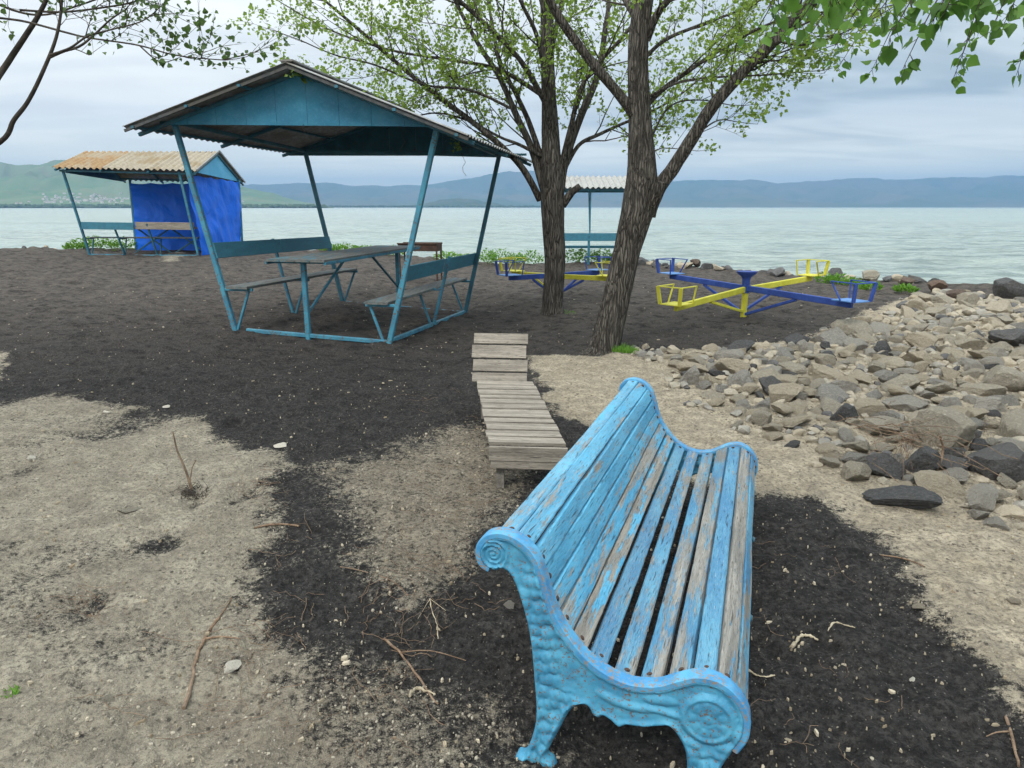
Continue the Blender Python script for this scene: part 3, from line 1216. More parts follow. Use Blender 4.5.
def build_gazebo():
    O = Vector((-3.642, 9.112, 0))
    yaw = -.213
    ax = Vector((math.cos(yaw), math.sin(yaw), 0))
    by = Vector((-math.sin(yaw), math.cos(yaw), 0))
    up = Vector((0, 0, 1))
    W, D = 2.185, 3.30
    root = thing('picnic_gazebo', 'large teal picnic gazebo with gable roof, built-in table and two benches, on the black sand', 'gazebo', O + ax * W / 2 + by * D / 2 + Vector((0, 0, -.06)))
    base = root.location

    def L(a, b_, z):
        return O + ax * a + by * b_ + up * z - base

    def K(b_, name, m, sm=False):
        return b_.build(name, m, root, sm)

    def pz(a, b_):
        return .01 - .041 * a - .02 * b_
    bot = {}
    ptsb = {'FL': (236, 332, 9.11), 'FR': (388, 350, 8.62), 'BR': (465, 314, 11.87), 'BL': (343, 303, 12.34), 'ML': (294, 316, 10.72), 'MR': (433, 327, 10.26)}
    ptst = {'FL': (174, 122, 9.29), 'FR': (437, 128, 8.57), 'BL': (305, 151, 12.42), 'BR': (499, 156, 11.7)}
    for k, (u, v, Y) in ptsb.items():
        bot[k] = V(u, v, Y) - base
    top = {k: V(u, v, Y) - base for k, (u, v, Y) in ptst.items()}
    for k in ('FL', 'FR', 'BL', 'BR'):
        b = MB()
        b.bar(bot[k] - (top[k] - bot[k]).normalized() * .08, top[k] + (top[k] - bot[k]).normalized() * .03, .062, .062, by)
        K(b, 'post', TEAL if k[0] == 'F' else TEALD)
    # ground rails
    def sag(p, q, name, dz=0.0):
        p, q = p.copy(), q.copy()
        for w_ in (p, q):
            w_.z = max(w_.z, gz(w_.x + base.x, w_.y + base.y) - base.z + .005)
        b = MB()
        b.bar(p + Vector((0, 0, .0 + dz)), q + Vector((0, 0, .0 + dz)), .055, .05)
        K(b, name, TEAL)
    fstart = bot['FL'].lerp(bot['FR'], .08)
    sag(fstart - up * .01, bot['FR'] - ax * .0, 'ground_rail')
    sag(bot['FR'] + by * .06, bot['BR'], 'ground_rail')
    sag(bot['BL'], bot['BR'] - by * .06, 'ground_rail', -.02)
    # intermediate bench posts (up to the backrest)
    lean = {'L': (top['FL'] - bot['FL']), 'R': (top['FR'] - bot['FR'])}

    def on(k, z):   # point of post k at height z over its foot
        d = top[k] - bot[k]
        return bot[k] + d * (z / d.z)
    mid = {}
    for s, M_ in (('L', 'ML'), ('R', 'MR')):
        d = lean[s]
        f = bot[M_]
        mid[s] = (f, f + d * (.98 / d.z))
        zt_ = 1.16 if s == 'L' else 1.03
        b = MB()
        b.bar(f - d.normalized() * .05, f + d * (zt_ / d.z), .042, .042, by)
        K(b, 'bench_post', TEAL)
    # benches
    for s in ('L', 'R'):
        sg = 1 if s == 'L' else -1
        F_, B_ = 'F' + s, 'B' + s
        zs = .555
        feet = [(on(F_, zs), bot[F_]), (mid[s][0] + lean[s] * (zs / lean[s].z), mid[s][0]), (on(B_, zs), bot[B_])]
        for q, f in feet:
            br = MB()
            e = q + ax * sg * .42
            br.bar(q - ax * sg * .01, e, .035, .035)
            br.bar(f + ax * sg * .03 + up * .03, e - ax * sg * .06 - up * .02, .03, .03, by)
            K(br, 'seat_bracket', TEAL)
        p, q = feet[0][0] + ax * sg * .25 + up * .035, feet[2][0] + ax * sg * .25 + up * .035
        if s == 'L':
            p = p - by * .02
        b = MB()
        dd = (q - p).normalized()
        b.bar(p - dd * .08, q + dd * .05, .30, .035, a=.3)
        K(b, 'seat_board', TBLW)
        zb = 1.05 if s == 'L' else .93
        u0, u1 = on(F_, zb), on(B_, zb)
        nrm = lean[s].normalized()
        for i, (f0, f1) in enumerate(((0.0, .497), (.503, 1.0))):
            if s == 'R':
                f0, f1 = (f0 * .96 + .04, f1)
            b = MB()
            off = ax * sg * .045
            b.bar(u0.lerp(u1, f0) + off, u0.lerp(u1, f1) + off, .022, .20, nrm, a=.5 + i * .3)
            K(b, 'backrest_board', TBLB)
    # table
    zt = 1.03
    tf = V(309, 343, 8.86) - base
    tc = tf + up * 0
    n0 = V(308, 262, 8.86) - base
    htab = n0.z - tf.z
    fr_ = tf + by * (D - .12)
    b = MB()
    for i in range(4):
        off = (i - 1.5) * .20
        b.bar(tf - by * .22 + ax * off + up * (htab + .03), fr_ + by * .10 + ax * (off + .0) + up * (htab + .02), .192, .03, a=i * .3 + .1)
    K(b, 'tabletop', TBLW)
    b = MB()
    b.bar(tf + up * htab - ax * .38 - by * .02, tf + up * htab + ax * .38 - by * .02, .04, .035)
    b.bar(fr_ + up * htab - ax * .38, fr_ + up * htab + ax * .38, .04, .035)
    b.bar(tf - ax * .39 + up * (htab - .0) - by * .20, fr_ - ax * .39 + up * (htab - .0), .03, .035)
    b.bar(tf + ax * .39 + up * (htab - .0) - by * .20, fr_ + ax * .39 + up * (htab - .0), .03, .035)
    K(b, 'table_frame', TEAL)
    for f in (tf, fr_):
        b = MB()
        b.bar(f - up * .03, f + up * htab, .06, .06, by)
        K(b, 'table_leg', TEAL)
    b = MB()
    b.bar(tf + up * (htab * .36), tf + by * 1.25 + up * (htab - .01), .03, .03)
    K(b, 'table_brace', TEAL)
    b = MB()
    b.bar(fr_ + up * (htab * .36), fr_ - by * 1.15 + up * (htab - .01), .03, .03)
    K(b, 'table_brace', TEALD)
    # roof
    b0, b1 = -.33, 3.62
    eL, eR = -1.03, 3.30

    def zl(bb):
        return 2.53 - .008 * bb
    ridge_a = 1.20
    E = {('L', 0): L(eL, b0, 2.535), ('L', 1): L(eL, b1, 2.505), ('R', 0): L(eR, b0, 2.355), ('R', 1): L(eR, b1 + .02, 2.30), ('T', 0): L(ridge_a, b0, 3.17), ('T', 1): L(ridge_a, b1, 3.11)}
    b = MB()
    corr_panel(b, E[('L', 1)], E[('L', 0)], E[('T', 0)], E[('T', 1)])
    K(b, 'roof', ROOF1, True)
    b = MB()
    corr_panel(b, E[('R', 0)], E[('R', 1)], E[('T', 1)], E[('T', 0)])
    K(b, 'roof', ROOF1, True)
    b = MB()
    b.bar(E[('T', 0)] + up * .028, E[('T', 1)] + up * .028, .16, .02)
    K(b, 'ridge_cap', ROOF1)
    # rafters + purlins under the sheets
    b = MB()
    for f in (0.07, .5, .94):
        for s in ('L', 'R'):
            lo = E[(s, 0)].lerp(E[(s, 1)], f) - up * .055
            hi = E[('T', 0)].lerp(E[('T', 1)], f) - up * .055
            b.bar(lo, hi, .045, .045)
    for s in ('L', 'R'):
        for g in (.06, .40, .72):
            lo = E[(s, 0)].lerp(E[('T', 0)], g) - up * .035
            hi = E[(s, 1)].lerp(E[('T', 1)], g) - up * .035
            b.bar(lo, hi, .04, .03)
    K(b, 'rafter', TEALD)
    # plate beams on the posts
    b = MB()
    for p, q in (('FL', 'BL'), ('FR', 'BR')):
        b.bar(top[p], top[q], .05, .05)
    b.bar(top['BL'], top['BR'], .045, .045)
    K(b, 'wall_beam', TEALD)
    # gables
    for bb, nm in ((b0 + .27, 0), (b1 - .12, 1)):
        f = (bb - b0) / (b1 - b0)
        lo = E[('L', 0)].lerp(E[('L', 1)], f)
        ro = E[('R', 0)].lerp(E[('R', 1)], f)
        to = E[('T', 0)].lerp(E[('T', 1)], f)
        if nm == 0:
            zL, zR = 2.592, 2.485
        else:
            zL, zR = 2.46, 2.40
        # bottom edge in local coordinates
        n = 9
        am, bmx = eL + .30, eR - .42
        if nm:
            am, bmx = eL + .05, eR - .1
        b = MB()
        xs = [am + (bmx - am) * i / n for i in range(n + 1)]

        def roofz(a):
            if a < ridge_a:
                t = (a - eL) / (ridge_a - eL)
                return lo.z + (to.z - lo.z) * t
            t = (a - ridge_a) / (eR - ridge_a)
            return to.z + (ro.z - to.z) * t
        cuts = sorted(set(xs + [ridge_a]))
        for a0, a1 in zip(cuts[:-1], cuts[1:]):
            zb0 = zL + (zR - zL) * (a0 - am) / (bmx - am) + base.z * 0 - 0
            zb1 = zL + (zR - zL) * (a1 - am) / (bmx - am)
            t0 = roofz(a0) + base.z - .03
            t1 = roofz(a1) + base.z - .03
            if t0 - zb0 < .004:
                zb0 = t0 - .004
            if t1 - zb1 < .004:
                zb1 = t1 - .004
            e = .0035 if a1 in xs else 0
            org = O - base
            P = [(a0, zb0), (a1 - e, zb1), (a1 - e, t1), (a0, t0)]
            b.prism(P, ax, up, by, org + by * bb, .012 + .003 * random.random())
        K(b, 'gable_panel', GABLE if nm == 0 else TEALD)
        b = MB()
        b.bar(O - base + ax * am + by * (bb + .03) + up * (zL + .02), O - base + ax * bmx + by * (bb + .03) + up * (zR + .02), .03, .035)
        K(b, 'gable_beam', TEALD)
    # barge boards along the front roof edge
    b = MB()
    for s in ('L', 'R'):
        b.bar(E[(s, 0)] - up * .035 + by * .03, E[('T', 0)] - up * .035 + by * .03, .02, .035)
    K(b, 'barge_board', EDGE)
    # loose wires hanging from the gable
    b = MB()
    for (u, v, v2) in ((302, 124, 134), (404, 130, 150), (463, 153, 176)):
        p = V(u, v, 8.75 if v < 150 else 10.8)
        q = V(u + random.uniform(-2, 2), v2, 8.75 if v < 150 else 10.8)
        pts = [p.lerp(q, i / 5) - base + ax * .03 * math.sin(i * 1.9 + u) for i in range(6)]
        b.tube(pts, .003, 4)
    K(b, 'hanging_wire', TWIGB)


build_gazebo()


# ------------------------------------------------------------ kiosk with tarps
def build_kiosk():
    x0, x1 = -12.05, -8.75
    g = .245
    root = thing('tarped_gazebo', 'small gazebo with rusty tan corrugated roof and blue tarps, on the shore at left', 'gazebo', ((x0 + x1) / 2, 21.2, g))
    bs = root.location

    def P(x, y, z):
        return Vector((x, y, z)) - bs
    for (xa, ya, xb, yb, zt, nm) in ((x0, 20.35, x0 - .06, 19.75, 2.58, 'post'), (x1 - .05, 20.0, x1 - .2, 19.7, 2.52, 'post'), (-11.92, 22.62, -11.9, 22.75, 2.42, 'post'), (x1 + .27, 22.45, x1 + .30, 22.6, 2.40, 'post')):
        b = MB()
        b.bar(P(xa, ya, g - .05), P(xb, yb, zt), .06, .06, Vector((0, 1, 0)))
        b.build(nm, TEAL, root)
    b = MB()
    b.bar(P(x0, 20.35, g + .03), P(x0 + 1.0, 20.28, g + .03), .07, .05)
    b.build('ground_rail', TEAL, root)
    b = MB()
    b.bar(P(x0 + 1.35, 20.2, g + .02), P(x1 - .05, 20.0, g + .03), .07, .05)
    b.build('ground_rail', TEAL, root)
    # front bench
    for i, (a, c) in enumerate(((0.02, .47), (.475, .98))):
        b = MB()
        xa, xb = x0 + (x1 - x0) * a, x0 + (x1 - x0) * c
        b.bar(P(xa, 20.03, 1.10), P(xb, 19.95, 1.08), .025, .20, a=i * .6)
        b.build('backrest_board', TBLB if i == 0 else GREYW, root)
    b = MB()
    b.bar(P(x0 + .1, 20.42, .76), P(x1 - .1, 20.32, .75), .28, .035, a=.2)
    b.build('seat_board', TBLW, root)
    for xx in (x0 + .05, x0 + 1.0, x1 - 1.3, x1 - .1):
        b = MB()
        b.bar(P(xx, 20.1, .73), P(xx, 20.55, .73), .035)
        b.bar(P(xx, 20.35, g), P(xx, 20.52, .72), .03)
        b.build('seat_bracket', TEALD, root)
    for p_, q_ in ((P(x0 + 1.0, 20.35, g), P(x0 + .96, 20.0, 1.15)), (P(x1 - 1.35, 20.3, g), P(x1 - 1.4, 20.0, 1.15))):
        b = MB()
        b.bar(p_, q_, .045)
        b.build('bench_post', TEALD, root)
    # inner table
    b = MB()
    b.bar(P(x0 + .9, 21.3, 1.0), P(x1 - .3, 21.3, 1.0), .8, .035, a=.7)
    b.build('tabletop', TBLW, root)
    for s in (0, 1):
        b = MB()
        xa = x0 + .75 if s == 0 else x1 - .35
        xb = x0 + 1.9 if s == 0 else x1 - 1.35
        b.bar(P(xa, 21.3, g), P(xb, 21.3, .98), .04)
        b.bar(P(xb, 21.3, g), P(xa + .2, 21.3, .98), .04)
        b.build('table_brace', TEALD, root)
    # roof
    rx0, rx1 = -12.26, -8.42
    F0, F1 = P(rx0, 19.55, 2.62), P(rx1, 19.55, 2.53)
    T0, T1 = P(rx0, 21.2, 3.14), P(rx1, 21.2, 3.12)
    B0, B1 = P(rx0, 23.0, 2.42), P(rx1, 23.0, 2.33)
    cutf = [0, .34, .655, 1]
    for i in range(3):
        b = MB()
        a, c = cutf[i], cutf[i + 1] + (.006 if i < 2 else 0)
        dz = Vector((0, 0, .006 * i))
        corr_panel(b, F0.lerp(F1, a) + dz, F0.lerp(F1, c) + dz, T0.lerp(T1, c) + dz, T0.lerp(T1, a) + dz, .165, .028)
        b.build('roof_sheet', ROOF2R if i == 0 else ROOF2, root, True)
    b = MB()
    corr_panel(b, B1, B0, T0, T1, .165, .028)
    b.build('roof_sheet', ROOF2, root, True)
    b = MB()
    for f in (.02, .33, .66, .985):
        b.bar(F0.lerp(F1, f) - Vector((0, 0, .06)), T0.lerp(T1, f) - Vector((0, 0, .06)), .05)
        b.bar(B0.lerp(B1, f) - Vector((0, 0, .06)), T0.lerp(T1, f) - Vector((0, 0, .06)), .05)
    b.bar(F0 + Vector((0.1, .15, -.07)), F1 + Vector((-.1, .15, -.07)), .05)
    b.bar(B0 + Vector((0.1, -.35, .03)), B1 + Vector((-.1, -.35, .03)), .05)
    b.build('rafter', TEALD, root)
    # gables
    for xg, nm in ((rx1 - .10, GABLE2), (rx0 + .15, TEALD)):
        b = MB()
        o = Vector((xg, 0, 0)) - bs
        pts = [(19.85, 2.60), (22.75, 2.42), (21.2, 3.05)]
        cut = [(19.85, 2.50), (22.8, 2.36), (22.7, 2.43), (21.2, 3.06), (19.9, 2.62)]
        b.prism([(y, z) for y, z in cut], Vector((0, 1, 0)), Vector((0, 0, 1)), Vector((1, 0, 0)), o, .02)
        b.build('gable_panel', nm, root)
    # barge edge
    b = MB()
    b.bar(F1 + Vector((.01, 0, .02)), T1 + Vector((.01, 0, .04)), .03, .05)
    b.bar(B1 + Vector((.01, 0, .02)), T1 + Vector((.01, 0, .04)), .03, .05)
    b.build('barge_board', ROOF1, root)

    # tarps
    def tarp(A, B, C, D, seed, dark=False):
        A, B, C, D = [P(*q) for q in (A, B, C, D)]
        n, m = 60, 44
        nrm = (B - A).cross(D - A).normalized()
        vs = []
        for s in (0, 1):
            for j in range(m + 1):
                for i in range(n + 1):
                    u, v = i / n, j / m
                    p = A.lerp(B, u).lerp(D.lerp(C, u), v)
                    w = .08 * mnoise.noise(Vector((u * 3 + seed, v * 2.2, 0))) + .05 * mnoise.noise(Vector((u * 7 + v * 5, v * 4 - u * 3, seed))) + .012 * mnoise.noise(Vector((u * 22 + v * 9, v * 7, seed)))
                    sagb = -.035 * math.sin(PI * ((u * 5) % 1)) * (v > .97)
                    vs.append(p + nrm * (w + s * .006) + Vector((0, 0, sagb)))
        M_ = n + 1
        o = (m + 1) * M_
        fs = []
        for j in range(m):
            for i in range(n):
                q = (j * M_ + i, j * M_ + i + 1, (j + 1) * M_ + i + 1, (j + 1) * M_ + i)
                fs.append(q[::-1])
                fs.append(tuple(k + o for k in q))
        for j in range(m):
            fs.append((j * M_, (j + 1) * M_, (j + 1) * M_ + o, j * M_ + o))
            fs.append((j * M_ + n, j * M_ + n + o, (j + 1) * M_ + n + o, (j + 1) * M_ + n))
        for i in range(n):
            fs.append((i, i + o, i + 1 + o, i + 1))
            fs.append((m * M_ + i, m * M_ + i + 1, m * M_ + i + 1 + o, m * M_ + i + o))
        b = MB()
        b.add(vs, fs)
        b.build('tarp', TARP, root, True)
    tarp((-11.88, 22.55, g + .03), (-8.75, 22.5, g + .02), (-8.62, 22.62, 2.33), (-11.82, 22.62, 2.32), 1.3)
    tarp((-8.70, 19.95, g + .04), (-8.50, 22.42, g + .06), (-8.42, 22.6, 2.36), (-8.76, 19.78, 2.47), 5.1)


build_kiosk()


# ------------------------------------------------------------ third gazebo
def build_far_gazebo():
    g = -.19
    root = thing('waterside_gazebo', 'far teal gazebo with pale corrugated roof, seen between the two tree trunks', 'gazebo', (2.7, 23.2, g))
    bs = root.location

    def P(x, y, z):
        return Vector((x, y, z)) - bs
    for (x, y, xt, yt) in ((1.45, 22.55, 1.4, 22.2), (3.75, 22.55, 3.8, 22.2), (1.45, 24.0, 1.4, 24.3), (3.75, 24.0, 3.8, 24.3), ):
        b = MB()
        b.bar(P(x, y, g - .8 if y > 23 else g), P(xt, yt, 2.12), .06, .06, Vector((0, 1, 0)))
        b.build('post', TEAL, root)
    b = MB()
    b.bar(P(2.43, 22.6, g - .05), P(2.40, 22.35, .75), .075, .06, Vector((0, 1, 0)))
    b.bar(P(2.43, 22.4, .7), P(2.40, 22.2, 2.12), .04, .04, Vector((0, 1, 0)))
    b.bar(P(2.43, 22.4, .7), P(2.56, 24.2, 2.12), .04, .04, Vector((0, 1, 0)))
    b.build('middle_post', TEAL, root)
    b = MB()
    b.bar(P(1.4, 22.36, .69), P(3.8, 22.36, .69), .03, .24)
    b.build('backrest_board', TBLB, root)
    b = MB()
    b.bar(P(1.5, 22.75, .37), P(3.7, 22.75, .37), .30, .07)
    b.build('seat_board', TBLB, root)
    b = MB()
    F0, F1, T0, T1, B0, B1 = P(1.2, 21.9, 2.16), P(4.0, 21.9, 2.16), P(1.2, 23.4, 2.55), P(4.0, 23.4, 2.55), P(1.2, 24.9, 2.15), P(4.0, 24.9, 2.15)
    corr_panel(b, F0, F1, T1, T0, .17, .03)
    b.build('roof_sheet', ROOF3, root, True)
    b = MB()
    corr_panel(b, B1, B0, T0, T1, .17, .03)
    b.build('roof_sheet', ROOF3, root, True)
    b = MB()
    for y, z in ((22.05, 2.11), (24.7, 2.11)):
        b.bar(P(1.25, y, z), P(3.95, y, z), .06, .07)
    for x in (1.3, 2.6, 3.9):
        b.bar(P(x, 21.95, 2.11), P(x, 23.4, 2.48), .05)
        b.bar(P(x, 24.85, 2.11), P(x, 23.4, 2.48), .05)
    b.build('rafter', TEALD, root)


build_far_gazebo()


# ------------------------------------------------------------ grill
def build_grill():
    p = V(421, 276, 16.3)
    root = thing('charcoal_grill', 'rusty brown open steel grill on thin legs beyond the gazebo table', 'grill', p, rz=-.18)
    b = MB()
    w, d, h, t = .92, .40, .16, .012
    z = .74
    b.box((0, 0, z - h), (w, d, t))
    b.box((0, -d / 2, z - h / 2), (w, t, h))
    b.box((0, d / 2, z - h / 2), (w, t, h))
    b.box((-w / 2, 0, z - h / 2), (t, d - t * 2, h))
    b.box((w / 2, 0, z - h / 2), (t, d - t * 2, h))
    b.bar((-w / 2 - .01, -d / 2 - .012, z), (w / 2 + .01, -d / 2 - .012, z), .03, .03)
    b.bar((-w / 2 - .01, d / 2 + .012, z), (w / 2 + .01, d / 2 + .012, z), .03, .03)
    b.build('fire_box', RUST, root)
    for sx in (-1, 1):
        for sy in (-1, 1):
            b = MB()
            b.bar((sx * (w / 2 - .02), sy * (d / 2 - .02), -.12), (sx * (w / 2 - .02), sy * (d / 2 - .02), z - h), .035)
            b.build('leg', RUST, root)


build_grill()


# ------------------------------------------------------------ carousels
def build_carousel(c, arms, label, topz=.68, drop=(0, 0, 0, 0)):
    root = thing('carousel', label, 'carousel', c, 'four-seat playground carousels')
    up = Vector((0, 0, 1))
    b = MB()
    b.tube([(0, 0, -.1), (0, 0, .42)], .045, 14)
    b.build('post', YEL, root, True)
    b = MB()
    b.tube([(0, 0, .36), (0, 0, .56), (0, 0, .60), (0, 0, topz - .03), (0, 0, topz), (0, 0, topz + .01)], [.058, .058, .075, .14, .15, .03], 20)
    b.build('hub', BLUE, root, True)
    for i, (dx, dy, L, blue) in enumerate(arms):
        d = Vector((dx, dy, 0)).normalized()
        s = Vector((-d.y, d.x, 0))
        mt = BLUE if blue else YEL
        zc = .43 if blue else .41
        e = d * L + up * (zc - drop[i])
        b = MB()
        b.bar(d * .05 + up * zc, e, .05, .085)
        arm = b.build('arm', mt, root)
        b = MB()
        b.bar(d * .03 + up * (.04 + .02 * i), d * (L * .52) + up * (zc - .05 - drop[i] * .5), .035, .04)
        b.build('strut', mt if i != 3 else BLUE, root)
        # seat: plate, three uprights and a bent rail
        b = MB()
        sc = d * (L - .02) + up * (zc + .052 - drop[i])
        R = Matrix((d, s, up)).transposed()
        b.box(sc, (.34, .30, .012), R)
        b.build('seat', BLUELT if blue else YEL, root)
        b = MB()
        cs = [sc - d * .15 + s * .15, sc + d * .16 + s * .15, sc + d * .16 - s * .15, sc - d * .15 - s * .15]
        tp = [q + up * .235 + (q - sc) * .18 for q in cs]
        for k, (q, r) in enumerate(zip(cs, tp)):
            if k in (1, 2):
                b.bar(q, r, .028, .05, s)
            elif k == 0:
                b.bar(q, r, .014, .02, s)
            else:
                b.bar(q + d * .12, r, .014, .02, s)
        for k in range(3):
            b.bar(tp[k], tp[k + 1], .028, .012)
        b.build('seat_rail', mt, root)


c1 = G(745, 318)
C1 = Vector((3.50, 10.55, gz(3.5, 10.55)))
build_carousel(C1, [(.82, -1.76, 1.88, True), (-.85, 1.7, 1.75, True), (-1.53, -1.47, 1.85, False), (1.55, 1.2, 1.82, False)],
               'blue and yellow four-armed carousel in full view right of the leaning tree', drop=(.02, -.03, .10, -.06))
p = V(557, 296, 12.9)
build_carousel(Vector((p.x, p.y, gz(p.x, p.y))), [(-1.0, -.6, 1.02, True), (1.0, .7, 1.0, True), (-1.0, .7, 1.0, False), (1.0, -.5, .98, False)],
               'blue and yellow carousel half hidden behind the upright tree trunk')


# ------------------------------------------------------------ rocks
def rock_mesh(seed, sub=4, flat=.7):
    bm = bmesh.new()
    bmesh.ops.create_icosphere(bm, subdivisions=sub, radius=1)
    r = random.Random(seed)
    sc = Vector((r.uniform(.85, 1.2), r.uniform(.65, .95), r.uniform(.45, .7) * flat / .7))
    planes = []
    for _ in range(11):
        n = Vector((r.gauss(0, 1), r.gauss(0, 1), r.gauss(0, .8))).normalized()
        planes.append((n, r.uniform(.40, .80)))
    off = Vector((seed * 3.1, seed * 1.7, 0))
    for v in bm.verts:
        p = v.co.copy()
        for n, d in planes:
            k = p.dot(n) - d
            if k > 0:
                p -= n * k * .96
        p += p.normalized() * (.05 * mnoise.noise(p * 2.3 + off) + .05 * mnoise.noise(p * 5 + off) + .028 * mnoise.noise(p * 11 + off) + .014 * mnoise.noise(p * 24 + off))
        v.co = Vector((p.x * sc.x, p.y * sc.y, p.z * sc.z))
    me = bpy.data.meshes.new('rock')
    bm.to_mesh(me)
    bm.free()
    mx = max(max(abs(v.co.x), abs(v.co.y)) for v in me.vertices)
    for v in me.vertices:
        v.co /= mx
    me.polygons.foreach_set('use_smooth', np.ones(len(me.polygons), bool))
    me.set_sharp_from_angle(angle=math.radians(26))
    return me


RV = {}
for nm, mt in (('tan', R_TAN), ('grey', R_GREY), ('dark', R_DARK), ('brown', R_RED)):
    RV[nm] = []
    for k in range(14 if nm in ('tan', 'grey') else 7):
        me = rock_mesh(k * 7 + len(nm) + 3)
        me.materials.append(mt)
        RV[nm].append(me)

P_ROCK = gp([(636, 344), (690, 350), (770, 345), (830, 330), (885, 312), (905, 300), (940, 292), (1050, 296), (1300, 330), (1500, 480), (1400, 560), (1180, 530), (1024, 525), (980, 516), (945, 512),
             (900, 500), (868, 492), (846, 476), (815, 455), (770, 436), (720, 410), (680, 392), (650, 368)])


def place_rock(me, p, s, rz, tilt, label, group=None, name='rock', zs=1.0):
    o = bpy.data.objects.new(name, me)
    COL.objects.link(o)
    o.location = p
    o.scale = (s, s, s * zs)
    o.rotation_euler = (tilt[0], tilt[1], rz)
    tag(o, label, 'rock', group)
    return o


HERO = []


def hero(u, v, wpx, kind, k, rz, label, zs=1.0, up=.35):
    p = G(u, v)
    dist = math.hypot(p.y, p.z - HC)
    s = wpx / F * dist * .5
    HERO.append((p.x, p.y, s))
    place_rock(RV[kind][k % len(RV[kind])], p + Vector((0, 0, s * up)), s, rz, (random.uniform(-.15, .15), random.uniform(-.15, .15)), label, 'rocks of the lakeside rubble bank', zs=zs)


hero(942, 444, 62, 'tan', 1, 2.9, 'broad smooth tan boulder right of centre in the rubble bank, lit top')
hero(1012, 436, 60, 'tan', 6, 1.2, 'big tan boulder cut by the right edge of the photo')
hero(992, 474, 66, 'dark', 2, -.2, 'large flat-topped charcoal slab below the two big tan boulders', .9)
hero(920, 470, 46, 'dark', 0, .5, 'rounded charcoal boulder under the dry twigs at the front of the bank')
hero(880, 474, 40, 'dark', 1, 1.9, 'angular dark boulder at the front left tip of the bank')
hero(896, 500, 66, 'dark', 5, -.2, 'long low dark slab lying at the front edge of the bank', .3, .1)
hero(980, 504, 46, 'grey', 3, .3, 'pale grey pitted boulder in the front row under the charcoal slab')
hero(852, 478, 34, 'tan', 4, -.7, 'small oval tan stone at the very front tip of the bank', .8)
hero(956, 482, 30, 'grey', 6, 1.0, 'mid grey block between the round charcoal boulder and the slab')
hero(843, 420, 30, 'dark', 0, .4, 'dark bluish pointed stone in the middle of the bank', 1.1)
hero(782, 402, 44, 'tan', 8, .1, 'wide tan stone left of the dark bluish pointed stone')
hero(740, 352, 34, 'dark', 3, .1, 'dark slab lying at the black sand border of the bank', .7)
hero(1010, 346, 46, 'dark', 6, .3, 'dark slab low in the bank near the right edge of the photo', .8)
hero(905, 287, 22, 'brown', 2, .4, 'single brown boulder standing out on the shoreline', 1.2, .6)
hero(935, 292, 20, 'brown', 4, 1.4, 'second brown boulder on the shoreline, right of the bigger one', 1.1, .6)
hero(958, 302, 26, 'brown', 1, 2.0, 'rust-stained stone at the water edge of the bank', 1.0, .5)
hero(1012, 300, 34, 'dark', 5, 2.7, 'dark rock at the waterline by the right edge of the photo', .9, .5)
hero(680, 264, 16, 'dark', 2, 0, 'dark boulder on the shoreline behind the left carousel seat', 1.1, .6)
hero(696, 267, 15, 'brown', 5, 1, 'brown boulder beside the dark one on the shoreline', 1.1, .6)


